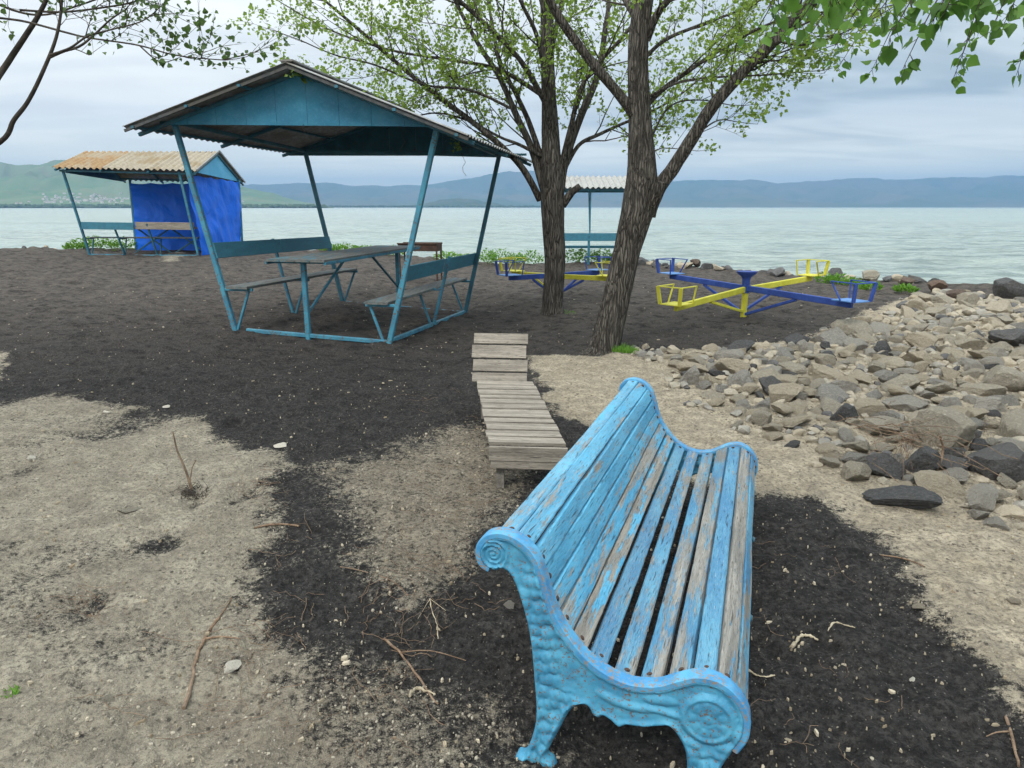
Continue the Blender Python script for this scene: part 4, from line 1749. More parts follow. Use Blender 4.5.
def scatter_rocks():
    r = random.Random(12)
    cand = []
    xs = [p[0] for p in P_ROCK]
    ys = [p[1] for p in P_ROCK]
    occ = [(x, y, s * .8) for x, y, s in HERO]
    grid = {}

    def ok(x, y, s, f):
        gx, gy = int(x * 2), int(y * 2)
        for i in range(-1, 2):
            for j in range(-1, 2):
                for (a, b_, t) in grid.get((gx + i, gy + j), ()):
                    if (a - x) ** 2 + (b_ - y) ** 2 < ((s + t) * f) ** 2:
                        return False
        return True

    def put(x, y, s):
        grid.setdefault((int(x * 2), int(y * 2)), []).append((x, y, s))
    for o in occ:
        put(*o)
    # poisson-like: large first
    for (lo, hi, tries, f, minin) in ((.20, .27, 60, .9, .5), (.14, .20, 500, .78, .25), (.09, .14, 4000, .70, .10), (.055, .09, 12000, .68, .02), (.028, .055, 22000, .76, -.08)):
        for _ in range(tries):
            x = r.uniform(1.2, 12.5)
            y = r.uniform(3.0, 15.5)
            if abs(x / y) > 1.0:
                continue
            s = r.uniform(lo, hi)
            if y < 6 and lo < .06 and r.random() < .3:
                pass
            if not ok(x, y, s, f):
                continue
            cand.append((x, y, s))
            put(x, y, s)
    arr = np.array(cand)
    sd = inpoly(arr[:, 0], arr[:, 1], P_ROCK)
    edge = arr[:, 1] - np.interp(arr[:, 0], EX, EY)
    keep = []
    for (x, y, s), d, e in zip(cand, sd, edge):
        need = .15 if s > .15 else (.08 if s > .1 else (.0 if s > .065 else -.12))
        need += .12 * math.sin(x * 5 + y * 3)
        if d > need and e < .5:
            keep.append((x, y, s))
    # shoreline row from behind the trees round to the bank
    for _ in range(150):
        x = r.uniform(3.2, 9.4)
        ye = float(np.interp(x, EX, EY))
        y = ye + r.uniform(-.7, .15)
        s = r.uniform(.10, .30)
        if abs(x / y - .333) < .025:
            continue
        if ok(x, y, s, .6):
            put(x, y, s)
            keep.append((x, y, s))
    for _ in range(60):
        x = r.uniform(-20, 3.0)
        ye = float(np.interp(x, EX, EY))
        y = ye + r.uniform(-.3, .3)
        s = r.uniform(.04, .11)
        if ok(x, y, s, 1):
            put(x, y, s)
            keep.append((x, y, s))
    # size in view
    def app(k):
        x, y, s = k
        if abs(x / y) > .80:
            return 0
        return s / y
    keep.sort(key=app, reverse=True)
    vs_all, fs_all, rn = [], [], []
    low = []
    for k in range(10):
        me = rock_mesh(100 + k, 2)
        v = np.array([p.co[:] for p in me.vertices])
        f = np.array([p.vertices[:] for p in me.polygons])
        low.append((v, f))
    bypile = {'tan': ([], [], []), 'grey': ([], [], []), 'dark': ([], [], [])}
    n = 0
    for (x, y, s) in keep:
        rn_ = r.random()
        shore = y > np.interp(x, EX, EY) - .9
        kind = 'dark' if rn_ < (.40 if shore else .07) else ('grey' if rn_ < .36 else 'tan')
        z = gz(x, y) + s * r.uniform(.05, .30)
        tilt = (r.gauss(0, .22), r.gauss(0, .22))
        rz = r.uniform(0, 2 * PI)
        if n < 279 and abs(x / y) < .76:
            if x < 3.1 and y > 20:
                lab = kind + ' stone on the sandy shore edge behind the trees'
                lab = {'tan': 'tan stone', 'grey': 'grey stone', 'dark': 'dark stone'}[kind] + ' among others along the sandy shore edge'
                grp = 'stones along the sandy shore edge'
            else:
                lab = {'tan': 'tan angular rock among many in the rubble bank along the lake', 'grey': 'grey angular rock among many in the rubble bank along the lake',
                       'dark': 'dark charcoal rock among many in the rubble bank along the lake'}[kind]
                grp = 'rocks of the lakeside rubble bank'
            place_rock(r.choice(RV[kind]), (x, y, z), s, rz, tilt, lab, grp, zs=r.uniform(.6, 1.0))
            n += 1
        else:
            v, f = low[r.randrange(10)]
            M_ = np.array((Matrix.Rotation(rz, 3, 'Z') @ Matrix.Rotation(tilt[0], 3, 'X') @ Matrix.Rotation(tilt[1], 3, 'Y')))
            A, B_, C_ = bypile[kind]
            o = sum(len(q) for q in A)
            A.append((v * s) @ M_.T + np.array([x, y, z]))
            B_.append(f + o)
            C_.append(np.full(len(v), r.random()))
    vs, fs, mi, rr_, o = [], [], [], [], 0
    for i, kd in enumerate(('tan', 'grey', 'dark')):
        A, B_, C_ = bypile[kd]
        if not A:
            continue
        a = np.concatenate(A)
        vs.append(a)
        fs.append(np.concatenate(B_) + o)
        mi.append(np.full(len(fs[-1]), i))
        rr_.append(np.concatenate(C_))
        o += len(a)
    me = fastmesh('rubble', np.concatenate(vs), np.concatenate(fs), R_TAN, np.concatenate(rr_), smooth=True)
    me.materials.append(R_GREY)
    me.materials.append(R_DARK)
    me.polygons.foreach_set('material_index', np.concatenate(mi).astype(np.int32))
    me.set_sharp_from_angle(angle=math.radians(32))
    tag(link('rubble', me), kind='stuff')
    print('rocks', len(keep), 'single', n)


scatter_rocks()


# ------------------------------------------------------------ pebbles and litter (uncountable)
def scatter_small():
    r = np.random.RandomState(8)
    ico = bmesh.new()
    bmesh.ops.create_icosphere(ico, subdivisions=1, radius=1)
    iv = np.array([v.co[:] for v in ico.verts])
    ifc = np.array([[v.index for v in f.verts] for f in ico.faces])
    ico.free()
    # pebbles denser on the pale soil
    N = 60000
    rad = 1.5 * (11 / 1.5) ** r.rand(N)
    th = np.radians(r.uniform(-40, 40, N))
    x, y = rad * np.sin(th), rad * np.cos(th)
    tan, warm, fib = masks(x, y)
    keep = r.rand(N) < np.where(tan > .3, .20 + .1 * warm, .010)
    x, y, warm = x[keep], y[keep], warm[keep]
    n = len(x)
    s = np.exp(r.normal(math.log(.0028), .55, n)) * (1 + np.hypot(x, y) * .06)
    s = np.clip(s, .0016, .0045 + .0012 * np.hypot(x, y))
    z = height(x, y) + s * .2
    vs = iv[None] * (s[:, None, None] * r.uniform(.6, 1.3, (n, 1, 3)))
    vs = vs * (1 + .25 * (r.rand(n, len(iv), 1) - .5)) + np.stack([x, y, z], 1)[:, None]
    fs = ifc[None] + (np.arange(n) * len(iv))[:, None, None]
    t = NT('pebble')
    rr = t.attr('rnd')
    w = t.n('TexWhiteNoise', noise_dimensions='1D', W=rr).outputs['Value']
    col = t.mix(t.ramp(w, .1, .9), (.17, .15, .12), (.38, .34, .27))
    pm = t.fin(col, .9, spec=.2)
    me = fastmesh('pebbles', vs.reshape(-1, 3), fs.reshape(-1, 3), pm, np.repeat(r.rand(n), len(iv)))
    tag(link('pebbles', me), kind='stuff')
    # pale litter: dry catkins, leaf scraps and bits of root
    N = 5200
    rad = 1.6 * (19 / 1.6) ** r.rand(N)
    th = np.radians(r.uniform(-39, 39, N))
    x, y = rad * np.sin(th), rad * np.cos(th)
    cl = fbm(x * .8, y * .8, 99, 3)
    edge = y - np.interp(x, EX, EY)
    keep = (r.rand(N) < .30 + .8 * np.clip(cl, 0, 1)) & (edge < -.5) & (inpoly(x, y, P_ROCK) < 0)
    x, y = x[keep], y[keep]
    n = len(x)
    s = np.clip(np.exp(r.normal(math.log(.0042), .6, n)), .002, .016) * (1 + .07 * rad[keep])
    asp = r.uniform(.15, .7, n)
    ph = r.uniform(0, 2 * PI, n)
    z = height(x, y) + .004
    K = 6
    an = np.linspace(0, 2 * PI, K, endpoint=False)
    px = np.cos(an)[None] * (s[:, None]) * (1 + .5 * (r.rand(n, K) - .5))
    py = np.sin(an)[None] * (s * asp)[:, None] * (1 + .5 * (r.rand(n, K) - .5))
    X = px * np.cos(ph)[:, None] - py * np.sin(ph)[:, None] + x[:, None]
    Y = px * np.sin(ph)[:, None] + py * np.cos(ph)[:, None] + y[:, None]
    top = r.uniform(0, .006, (n, K))
    Zt = z[:, None] + top + .002
    Zb = z[:, None] - .004
    lo = np.stack([X, Y, np.broadcast_to(Zb, X.shape)], -1)
    hi = np.stack([(X - x[:, None]) * .8 + x[:, None], (Y - y[:, None]) * .8 + y[:, None], Zt], -1)
    V_ = np.concatenate([lo, hi], 1)
    f = []
    for k in range(K):
        k2 = (k + 1) % K
        f += [(k, k2, K + k2), (k, K + k2, K + k)]
    for k in range(1, K - 1):
        f.append((K, K + k, K + k + 1))
    f = np.array(f)
    fs = f[None] + (np.arange(n) * 2 * K)[:, None, None]
    t = NT('dry_litter')
    rr = t.attr('rnd')
    w = t.n('TexWhiteNoise', noise_dimensions='1D', W=rr).outputs['Value']
    col = t.mix(w, (.22, .17, .11), (.52, .46, .35))
    pm = t.fin(col, .9, spec=.2)
    me = fastmesh('dry_litter', V_.reshape(-1, 3), fs.reshape(-1, 3), pm, np.repeat(r.rand(n), 2 * K))
    tag(link('dry_litter', me), kind='stuff')
    # fibrous rootlets, tangled
    b = MB()
    rnd = random.Random(6)
    for (u, v, ru, rv, cnt) in ((420, 560, 70, 50, 60), (455, 500, 40, 40, 40), (390, 620, 60, 50, 26), (240, 640, 60, 30, 34), (255, 490, 25, 15, 26), (90, 605, 35, 12, 22), (330, 700, 120, 50, 30), (700, 450, 0, 0, 0),
                                (915, 455, 45, 22, 50), (800, 580, 80, 60, 10), (850, 700, 120, 50, 10), (300, 560, 60, 60, 14), (150, 690, 120, 60, 14), (430, 400, 60, 40, 14)):
        for _ in range(cnt):
            p = G(rnd.gauss(u, ru * .5), rnd.gauss(v, rv * .5))
            a = rnd.uniform(0, 2 * PI)
            L = rnd.uniform(.05, .22)
            pts = []
            q = Vector((p.x, p.y))
            for k in range(7):
                bump = .018 if 880 < u < 950 else 0
                pts.append((q.x, q.y, gz(q.x, q.y) + .004 + bump * 6 * math.sin(k / 6 * PI) + .010 * abs(math.sin(k * 1.3 + a))))
                a += rnd.gauss(0, .35)
                q = q + Vector((math.cos(a), math.sin(a))) * L / 6
            b.tube(pts, [rnd.uniform(.0005, .0012)] * 7, 4)
    tag(b.build('rootlets', STICK), kind='stuff')


scatter_small()


# ------------------------------------------------------------ single sticks, roots, stones
def stick(pts, r0, r1, mat, label, name='stick', cat='stick', lift=.006, raised=None, forks=()):
    P = []
    for i, (u, v) in enumerate(pts):
        p = G(u, v)
        P.append(Vector((p.x, p.y, p.z + lift + (raised[i] if raised else 0))))
    P = [Vector(q) for q in catmull(P, 6 if mat is PALE else 4)]
    n = len(P)
    b = MB()
    lump = .55 if mat is PALE else .12
    b.tube([q + Vector((random.uniform(-1, 1), random.uniform(-1, 1), 0)) * r0 * .5 for q in P], [(r0 + (r1 - r0) * i / (n - 1)) * (1 + random.uniform(-lump, lump)) for i in range(n)], 8)
    for fk in forks:
        Q = [G(u, v) + Vector((0, 0, lift)) for u, v in fk]
        Q = catmull(Q, 3)
        b.tube(Q, [r0 * .6 * (1 - .6 * i / len(Q)) for i in range(len(Q))], 6)
    o = b.build(name, mat, None, True)
    tag(o, label, cat)


stick([(184, 710), (190, 690), (196, 662), (205, 640), (217, 620)], .0075, .005, STICK, 'long thick brown root lying on grey soil at lower left', 'root', 'root', forks=([(205, 640), (222, 638), (240, 640)], [(210, 632), (222, 615), (232, 600)]))
stick([(254, 529), (268, 526), (284, 525), (299, 527)], .006, .005, STICK, 'short straight tan stick on black sand at left centre')
stick([(384, 640), (398, 652), (412, 670), (426, 690), (438, 706)], .005, .003, STICK, 'forked brown root on the black sand left of the bench', 'root', 'root', forks=([(400, 654), (430, 652), (466, 662)],))
stick([(409, 698), (416, 690), (425, 692), (436, 696)], .006, .004, PALE, 'bent pale scrap of root on the black sand left of the bench foot', 'root', 'root')
stick([(792, 648), (800, 638), (808, 637), (818, 641)], .006, .004, PALE, 'crooked pale dry catkin on black sand right of the bench', 'catkin', 'catkin')
stick([(742, 666), (752, 674), (762, 678), (775, 677)], .004, .003, PALE, 'curved pale catkin beside the bench edge', 'catkin', 'catkin')
stick([(828, 632), (834, 624), (844, 626), (855, 629)], .003, .003, PALE, 'thin arched pale catkin above the crooked one', 'catkin', 'catkin')
stick([(1006, 718), (1012, 740), (1018, 768)], .005, .004, STICK, 'reddish forked twig at the lower right corner', 'twig', 'twig', forks=([(1008, 733), (996, 734), (986, 738)],))
stick([(340, 568), (362, 572), (392, 582), (408, 597)], .003, .002, STICK, 'thin curved rootlet across the middle brown soil', 'root', 'root')
stick([(430, 600), (432, 612), (437, 626), (438, 640)], .0025, .002, PALE, 'thin forked white twig beside the bench rear leg', 'twig', 'twig', forks=([(430, 600), (424, 610), (418, 620)], [(430, 600), (438, 606), (446, 612)]))
stick([(880, 556), (905, 560), (925, 568)], .0035, .003, STICK, 'thin brown twig on the tan sand at right', 'twig', 'twig')


def upright_twig():
    f = G(192, 492)
    b = MB()
    p0 = f + Vector((0, 0, -.03))
    d = f.y
    pts = [p0, V(190, 484, d + .0), V(184, 466, d + .01), V(177, 450, d + .01), V(173, 432, d)]
    b.tube(catmull(pts, 3), [.009 - .0055 * i / 12 for i in range(13)], 7)
    b.tube([V(190, 482, d), V(192, 468, d + .01), V(196, 460, d)], [.004, .003, .002], 5)
    o = b.build('upright_twig', STICK, None, True)
    tag(o, 'thin brown twig standing upright out of a hole in grey soil', 'twig')
    # dark root clump thrown up at its foot
    b = MB()
    for k in range(60):
        a = random.uniform(0, 2 * PI)
        rr = abs(random.gauss(0, .05))
        q = Vector((f.x + rr * math.cos(a), f.y + rr * math.sin(a) - .03, 0))
        q.z = gz(q.x, q.y)
        b.tube([q, q + Vector((random.uniform(-.02, .02), random.uniform(-.02, .02), .02)), q + Vector((random.uniform(-.05, .05), random.uniform(-.05, .05), random.uniform(.0, .05)))], [.003, .002, .001], 4)
    tag(b.build('root_clump', TWIGB), 'dark tangle of roots at the foot of the upright twig', 'roots')


upright_twig()


def small_stone(u, v, wpx, kind, k, label, zs=.7):
    p = G(u, v)
    s = wpx / F * math.hypot(p.y, HC) * .5
    place_rock(RV[kind][k], p + Vector((0, 0, s * .15)), s, k * 1.3, (.1, -.1), label, None, 'stone', zs)


WHITE = m_rock('whitish_stone', (.48, .45, .38), (.43, .40, .34), (.56, .52, .45), .008)
RV['white'] = []
for k in range(4):
    me = rock_mesh(60 + k)
    me.materials.append(WHITE)
    RV['white'].append(me)
small_stone(230, 669, 22, 'white', 1, 'smooth whitish stone on grey soil beside the long brown root', .8)
small_stone(89, 555, 7, 'white', 2, 'tiny round white pebble on the left grey soil')
small_stone(281, 446, 16, 'white', 0, 'flat pale stone near the black sand border at left centre', .5)
small_stone(128, 511, 22, 'tan', 3, 'half buried flat tan stone in the left grey soil', .3)
small_stone(32, 458, 9, 'white', 3, 'small pale stone at the far left of the grey soil', .6)
small_stone(511, 606, 14, 'grey', 2, 'small grey stone on black sand just left of the bench rear leg')
small_stone(919, 608, 14, 'tan', 5, 'pale flat stone at the border of black and tan sand right of the bench', .5)
small_stone(912, 681, 11, 'white', 1, 'small pale flat chip on the black sand at right', .5)
small_stone(1014, 602, 14, 'tan', 7, 'tan stone on the tan sand at the right edge', .7)
small_stone(108, 413, 11, 'white', 2, 'pale stone on the upper border of the grey soil', .5)
small_stone(167, 407, 9, 'white', 0, 'pale stone right of another on the upper soil border', .6)
small_stone(110, 700, 14, 'tan', 2, 'half buried tan stone in the lower left soil', .4)


# ------------------------------------------------------------ weeds
def leaf_arrays(pos, dirs, nrm, size, fold=.25, wid=.42):
    """two-triangle folded leaves: (n*4 verts)"""
    side = np.cross(dirs, nrm)
    side /= np.linalg.norm(side, axis=1, keepdims=True) + 1e-9
    nn = np.cross(side, dirs)
    s = size[:, None]
    a = pos
    b = pos + dirs * s * .42 + side * s * wid + nn * s * fold * .4
    c = pos + dirs * s - nn * s * .1
    d = pos + dirs * s * .42 - side * s * wid + nn * s * fold * .4
    v = np.stack([a, b, c, d], 1)
    n = len(pos)
    f = np.array([[0, 1, 2], [0, 2, 3]])[None] + (np.arange(n) * 4)[:, None, None]
    return v.reshape(-1, 3), f.reshape(-1, 3)


def heart_arrays(pos, dirs, nrm, size):
    side = np.cross(dirs, nrm)
    side /= np.linalg.norm(side, axis=1, keepdims=True) + 1e-9
    nn = np.cross(side, dirs)
    s = size[:, None]
    out = [(0.0, 0.0), (.06, .30), (.22, .46), (.42, .44), (.66, .24), (1.0, 0.0)]
    V_ = [pos, pos + dirs * s * .33 - nn * s * .03, pos + dirs * s * .66 - nn * s * .04, pos + dirs * s - nn * s * .16]
    for sg in (1, -1):
        for (t, w) in out[1:5]:
            V_.append(pos + dirs * s * t + side * s * w * sg + nn * s * (w * .28 - t * t * .12))
    v = np.stack(V_, 1)
    f = []
    for o, fl in ((4, 0), (8, 1)):
        tr = [(0, o, 1), (o, o + 1, 1), (1, o + 1, 2), (o + 1, o + 2, 2), (2, o + 2, o + 3), (2, o + 3, 3)]
        f += [t[::-1] if fl else t for t in tr]
    n = len(pos)
    f = np.array(f)[None] + (np.arange(n) * 12)[:, None, None]
    return v.reshape(-1, 3), f.reshape(-1, 3)


def weed(p, w, h, n, label, grp, seed):
    r = np.random.RandomState(seed)
    ang = r.uniform(0, 2 * PI, n)
    el = r.uniform(.15, 1.3, n)
    rr = w * .5 * np.sqrt(r.rand(n))
    hh = h * r.rand(n) ** .8 * (1 - (rr / (w * .5)) ** 2 * .6)
    pos = np.stack([rr * np.cos(ang), rr * np.sin(ang), hh], 1)
    d = np.stack([np.cos(ang) * np.cos(el), np.sin(ang) * np.cos(el), np.sin(el)], 1)
    nm = r.normal(0, .4, (n, 3)) + np.array([0, 0, 1])
    v, f = leaf_arrays(pos, d, nm, r.uniform(.05, .11, n), .3, .3)
    me = fastmesh('weed', v, f, WEED, np.repeat(r.rand(n), 4))
    o = link('weed_plant', me)
    o.location = p
    tag(o, label, 'weed', grp)


rw = random.Random(2)
gw = 'weeds along the sandy shore edge'
for i, (u, v, w, h) in enumerate(((333, 246, .9, .22), (345, 247, .9, .28), (366, 246, 1.0, .25), (378, 248, .8, .22), (392, 250, .9, .25), (448, 254, .9, .25), (486, 256, .9, .40), (500, 258, 1.0, .48), (516, 260, .8, .30),
                                 (529, 260, .9, .48), (575, 261, .8, .5), (586, 262, .9, .42), (602, 264, .7, .45), (612, 265, .6, .3), (466, 255, .7, .2))):
    Y = float(np.interp(V(u, v, 22).x, EX, EY)) - .3
    q = V(u, v, Y)
    weed(Vector((q.x, Y, gz(q.x, Y))), w, h, 260, 'low green leafy weed growing on the shore edge between the gazebos', gw, i)
for i, (u, v, w, h) in enumerate(((82, 250, .8, .32), (96, 250, .8, .35), (112, 250, .8, .3), (124, 250, .9, .38), (75, 250, .6, .25))):
    q = V(u, v, 22.6)
    weed(Vector((q.x, 22.6, gz(q.x, 22.6))), w, h, 220, 'low green weed behind the front bench of the tarped gazebo', 'weeds behind the tarped gazebo', 40 + i)
for i, (u, v, w, h) in enumerate(((838, 284, .6, .2), (826, 283, .5, .25), (850, 286, .5, .16), (905, 292, .4, .12), (870, 290, .4, .15))):
    q = G(u, v)
    weed(q, w, h, 150, 'small green weed among the shoreline stones right of the carousel', 'weeds among the shoreline stones', 60 + i)


def grass_tuft(p, n, w, h, label, seed, mat=WEED):
    r = np.random.RandomState(seed)
    a = r.uniform(0, 2 * PI, n)
    rr = w * np.sqrt(r.rand(n))
    base = np.stack([p[0] + rr * np.cos(a), p[1] + rr * np.sin(a)], 1)
    zb = height(base[:, 0], base[:, 1])
    L = h * r.uniform(.4, 1, n)
    lean = r.uniform(0, 2 * PI, n)
    k = r.uniform(.1, .7, n)
    top = np.stack([base[:, 0] + np.cos(lean) * L * k, base[:, 1] + np.sin(lean) * L * k, zb + L * .8], 1)
    b0 = np.stack([base[:, 0], base[:, 1], zb], 1)
    sd = np.stack([-np.sin(lean), np.cos(lean), np.zeros(n)], 1) * .0035
    v = np.stack([b0 - sd, b0 + sd, top], 1).reshape(-1, 3)
    f = (np.arange(n) * 3)[:, None] + np.array([[0, 1, 2]])
    me = fastmesh('grass', v, f, mat, np.repeat(r.rand(n), 3))
    tag(link('grass', me), label, 'grass')


q = G(625, 352)
grass_tuft(q, 900, .16, .10, 'short green grass tuft at the foot of the leaning tree', 3)
q = G(10, 693)
grass_tuft(q, 26, .03, .03, 'tiny green sprig on the soil at the lower left edge', 4)
q = G(560, 313)
grass_tuft(q, 300, .25, .05, 'sparse grass at the foot of the upright tree', 5)


# ------------------------------------------------------------ trees
class Tree:
    def __init__(s, seed):
        s.r = random.Random(seed)
        s.br = MB()
        s.tr = MB()
        s.lp, s.ld, s.ls = [], [], []

    def leafat(s, p, d, size):
        r = s.r
        v = Vector((r.gauss(0, 1), r.gauss(0, 1), r.gauss(-.35, .8)))
        dd = (d * .5 + v).normalized()
        s.lp.append(p[:])
        s.ld.append(dd[:])
        s.ls.append(size * r.uniform(.6, 1.15))

    def twig(s, p, d, L, rad, size, dens, keep):
        r = s.r
        n = 4
        pts = [p.copy()]
        q = p.copy()
        dd = d.copy()
        for k in range(n):
            dd = (dd + Vector((r.gauss(0, .16), r.gauss(0, .16), r.gauss(.02, .12)))).normalized()
            q = q + dd * L / n
            pts.append(q.copy())
        if keep and not keep(q):
            return
        s.br.tube(pts, [rad * (1 - .7 * k / n) for k in range(n + 1)], 4)
        m = max(2, int(L * dens))
        for k in range(m):
            t = .25 + .75 * (k + r.random()) / m
            i = min(int(t * n), n - 1)
            p_ = pts[i].lerp(pts[i + 1], t * n - i)
            s.leafat(p_ + Vector((r.gauss(0, .025), r.gauss(0, .025), r.gauss(-.01, .025))), dd, size)

    def branch(s, p, d, L, rad, size, dens, keep, level=0):
        r = s.r
        n = max(4, int(L / .16))
        pts = [p.copy()]
        q = p.copy()
        dd = d.copy()
        for k in range(n):
            dd = (dd + Vector((r.gauss(0, .10), r.gauss(0, .10), r.gauss(.03, .08)))).normalized()
            q = q + dd * L / n
            if keep and not keep(q) and k > 1:
                break
            pts.append(q.copy())
        m = len(pts)
        if m < 3:
            return
        s.br.tube(pts, [rad * (1 - .75 * k / n) for k in range(m)], 5)
        for k in range(1, m):
            if r.random() < .88:
                for _ in range(1 if r.random() < .6 else 2):
                    a = (pts[k] - pts[k - 1]).normalized()
                    o = a.orthogonal().normalized()
                    o = Matrix.Rotation(r.uniform(0, 2 * PI), 3, a) @ o
                    td = (a * .75 + o * .8 + Vector((0, 0, .1))).normalized()
                    if level == 0 and r.random() < .22 and L > .7:
                        s.branch(pts[k], td, L * .5, rad * .5, size, dens, keep, 1)
                    else:
                        s.twig(pts[k], td, r.uniform(.14, .42), rad * .2 + .0012, size, dens, keep)
        s.twig(pts[-1], dd, .3, rad * .3, size, dens, keep)

    def limb(s, pts, r0, r1, gap, Lr, size, dens, keep=None, start=.2, n=8, lvl=True):
        P = catmull(pts, 6)
        m = len(P)
        rr = [r0 + (r1 - r0) * i / (m - 1) for i in range(m)]
        off = s.r.uniform(0, 50)
        s.tr.tube(P, rr, n, disp=lambda i, t, p: 1 + .10 * mnoise.noise(Vector((math.cos(t) * 1.5 + off, math.sin(t) * 1.5, i * .35))))
        cum = 0
        tot = sum((P[i + 1] - P[i]).length for i in range(m - 1))
        nextd = tot * start
        for i in range(m - 1):
            L = (P[i + 1] - P[i]).length
            while cum + L > nextd:
                f = (nextd - cum) / L
                p = P[i].lerp(P[i + 1], f)
                a = (P[i + 1] - P[i]).normalized()
                o = Matrix.Rotation(s.r.uniform(0, 2 * PI), 3, a) @ a.orthogonal().normalized()
                d = (a * .8 + o * .75 + Vector((0, 0, .12))).normalized()
                fr = nextd / tot
                rad = max(.004, rr[i] * .42)
                s.branch(p, d, s.r.uniform(*Lr) * (1.1 - .4 * fr), min(rad, .013), size, dens, keep)
                nextd += gap * s.r.uniform(.6, 1.4)
            cum += L
        s.branch(P[-1], (P[-1] - P[-2]).normalized(), s.r.uniform(*Lr), r1, size, dens, keep)

    def finish(s, name, label, base, heart=False, leafmat=None, bark=BARK, group=None):
        root = thing(name, label, 'tree', base, group)
        b = Vector(base)
        for mb in (s.br, s.tr):
            mb.v = [(v[0] - b.x, v[1] - b.y, v[2] - b.z) for v in mb.v]
        s.tr.build('trunk', bark, root, True).data.set_sharp_from_angle(angle=math.radians(80))
        me = s.br.mesh('twigs')
        me.materials.append(TWIGB)
        me.polygons.foreach_set('use_smooth', np.ones(len(me.polygons), bool))
        link('branches', me, root)
        n = len(s.lp)
        r = np.random.RandomState(n)
        fn = heart_arrays if heart else leaf_arrays
        nm = r.normal(0, 1, (n, 3)) + np.array([0, 0, .6])
        v, f = fn(np.array(s.lp) - np.array(b[:]), np.array(s.ld), nm, np.array(s.ls))
        me = fastmesh('crown', v, f, leafmat or LEAF, np.repeat(r.rand(n), 12 if heart else 4), smooth=heart)
        link('crown', me, root)
        print(name, 'leaves', n, 'twig faces', len(s.br.f))


def trunk_tube(T, pts, rads, n=56, flare=True, seed=0, amp=1.0):
    P = catmull(pts, 14)
    m = len(P)
    R = [float(np.interp(i / (m - 1) * (len(rads) - 1), range(len(rads)), rads)) for i in range(m)]

    def disp(i, t, p):
        z = p.z
        a = mnoise.noise(Vector((math.cos(t) * 6.5 + seed, math.sin(t) * 6.5, z * 1.9)))
        b = mnoise.noise(Vector((math.cos(t) * 13 + seed, math.sin(t) * 13, z * 5)))
        c = mnoise.noise(Vector((math.cos(t) * 1.6 + seed, math.sin(t) * 1.6, z * 1.2)))
        ridge = 1 - abs(a) * 2
        f = 1 + amp * (.036 * ridge + .03 * b + .07 * c)
        if flare and i < 16:
            f *= 1 + .38 * (1 - i / 16) ** 3 * (1 + .8 * math.sin(t * 5 + seed))
        return f
    T.tr.tube(P, R, n, disp=disp)


def pv(lst, Y0, dY=0.0):
    n = len(lst)
    return [V(q[0], q[1], (q[2] if len(q) > 2 else Y0 + dY * i / max(1, n - 1))) for i, q in enumerate(lst)]


# upright tree
def build_tree2():
    Y = 10.97
    g = G(553, 311)
    T = Tree(5)

    def keep(q):
        t = q.y / 11.0
        u = 512 + q.x / (q.y * .98) * F
        # underside of the crown, as a height that depends on where across the crown we are
        lim = np.interp(q.x, [-4.6, -4.0, -3.2, -2.4, -1.6, -.9, -.3, .4, 1.0, 1.6, 2.4, 3.4], [4.3, 4.0, 3.35, 3.0, 2.75, 2.5, 2.35, 2.4, 2.35, 2.0, 2.5, 3.6])
        return q.z > lim
    base = V(553, 311, Y)
    trunk_tube(T, [V(553, 318, Y), V(553, 300, Y), V(555, 260, Y), V(553, 225, Y), V(552, 190, Y), V(551, 150, Y), V(549, 100, Y), V(547, 40, Y), V(546, -30, Y), V(546, -90, Y)],
               [.175, .16, .152, .162, .18, .14, .105, .09, .075, .05], 56, True, 3)
    a = dict(gap=.22, Lr=(.55, 1.25), size=.060, dens=35, keep=keep)
    L = T.limb
    L(pv([(540, 200), (520, 165), (480, 128), (440, 98), (405, 70), (365, 35), (330, 5), (300, -20)], Y, -1.0), .055, .012, **a)
    L(pv([(545, 195), (532, 150), (517, 117), (500, 78), (482, 50), (466, 22), (450, -10), (430, -60)], Y, .3), .060, .018, **a)
    L(pv([(541, 156), (520, 145), (500, 137), (469, 121), (437, 113), (410, 118)], Y, -.4), .028, .008, **a)
    L(pv([(545, 170), (530, 125), (516, 94), (500, 62), (492, 23), (484, -20), (470, -70)], Y, 1.2), .045, .014, **a)
    L(pv([(560, 190), (565, 160), (582, 113), (598, 74), (605, 31), (609, 0), (612, -60)], Y, .4), .075, .02, **a)
    L(pv([(562, 175), (578, 146), (600, 134), (622, 124), (650, 112), (680, 95), (710, 70)], Y, .8), .035, .010, **a)
    L(pv([(552, 150), (547, 100), (538, 40), (520, 0), (500, -50)], Y, -.9), .045, .014, **a)
    L(pv([(558, 180), (570, 130), (585, 80), (620, 40), (650, 0), (680, -60)], Y, -.8), .045, .012, **a)
    L(pv([(549, 110), (520, 60), (470, 10), (420, -30), (380, -60)], Y, -1.4), .045, .012, **a)
    L(pv([(549, 100), (500, 70), (450, 60), (390, 50), (330, 30), (285, 5)], Y, 1.4), .035, .008, **a)
    L(pv([(549, 60), (560, 10), (575, -40), (600, -90)], Y, 1.5), .05, .014, **a)
    L(pv([(547, 20), (530, -40), (505, -100)], Y, 1.0), .05, .014, **a)
    L(pv([(510, 108), (470, 90), (425, 85), (375, 65), (335, 55), (300, 40)], Y - .3, -1.2), .022, .006, **a)
    # sawn stub on the right of the fork
    b = [V(562, 205, Y), V(572, 192, Y - .05), V(580, 186, Y - .08)]
    T.tr.tube(b, [.07, .055, .045], 14)
    T.finish('poplar_tree', 'upright rough-barked tree with forking trunk beside the gazebo roof', g)


build_tree2()


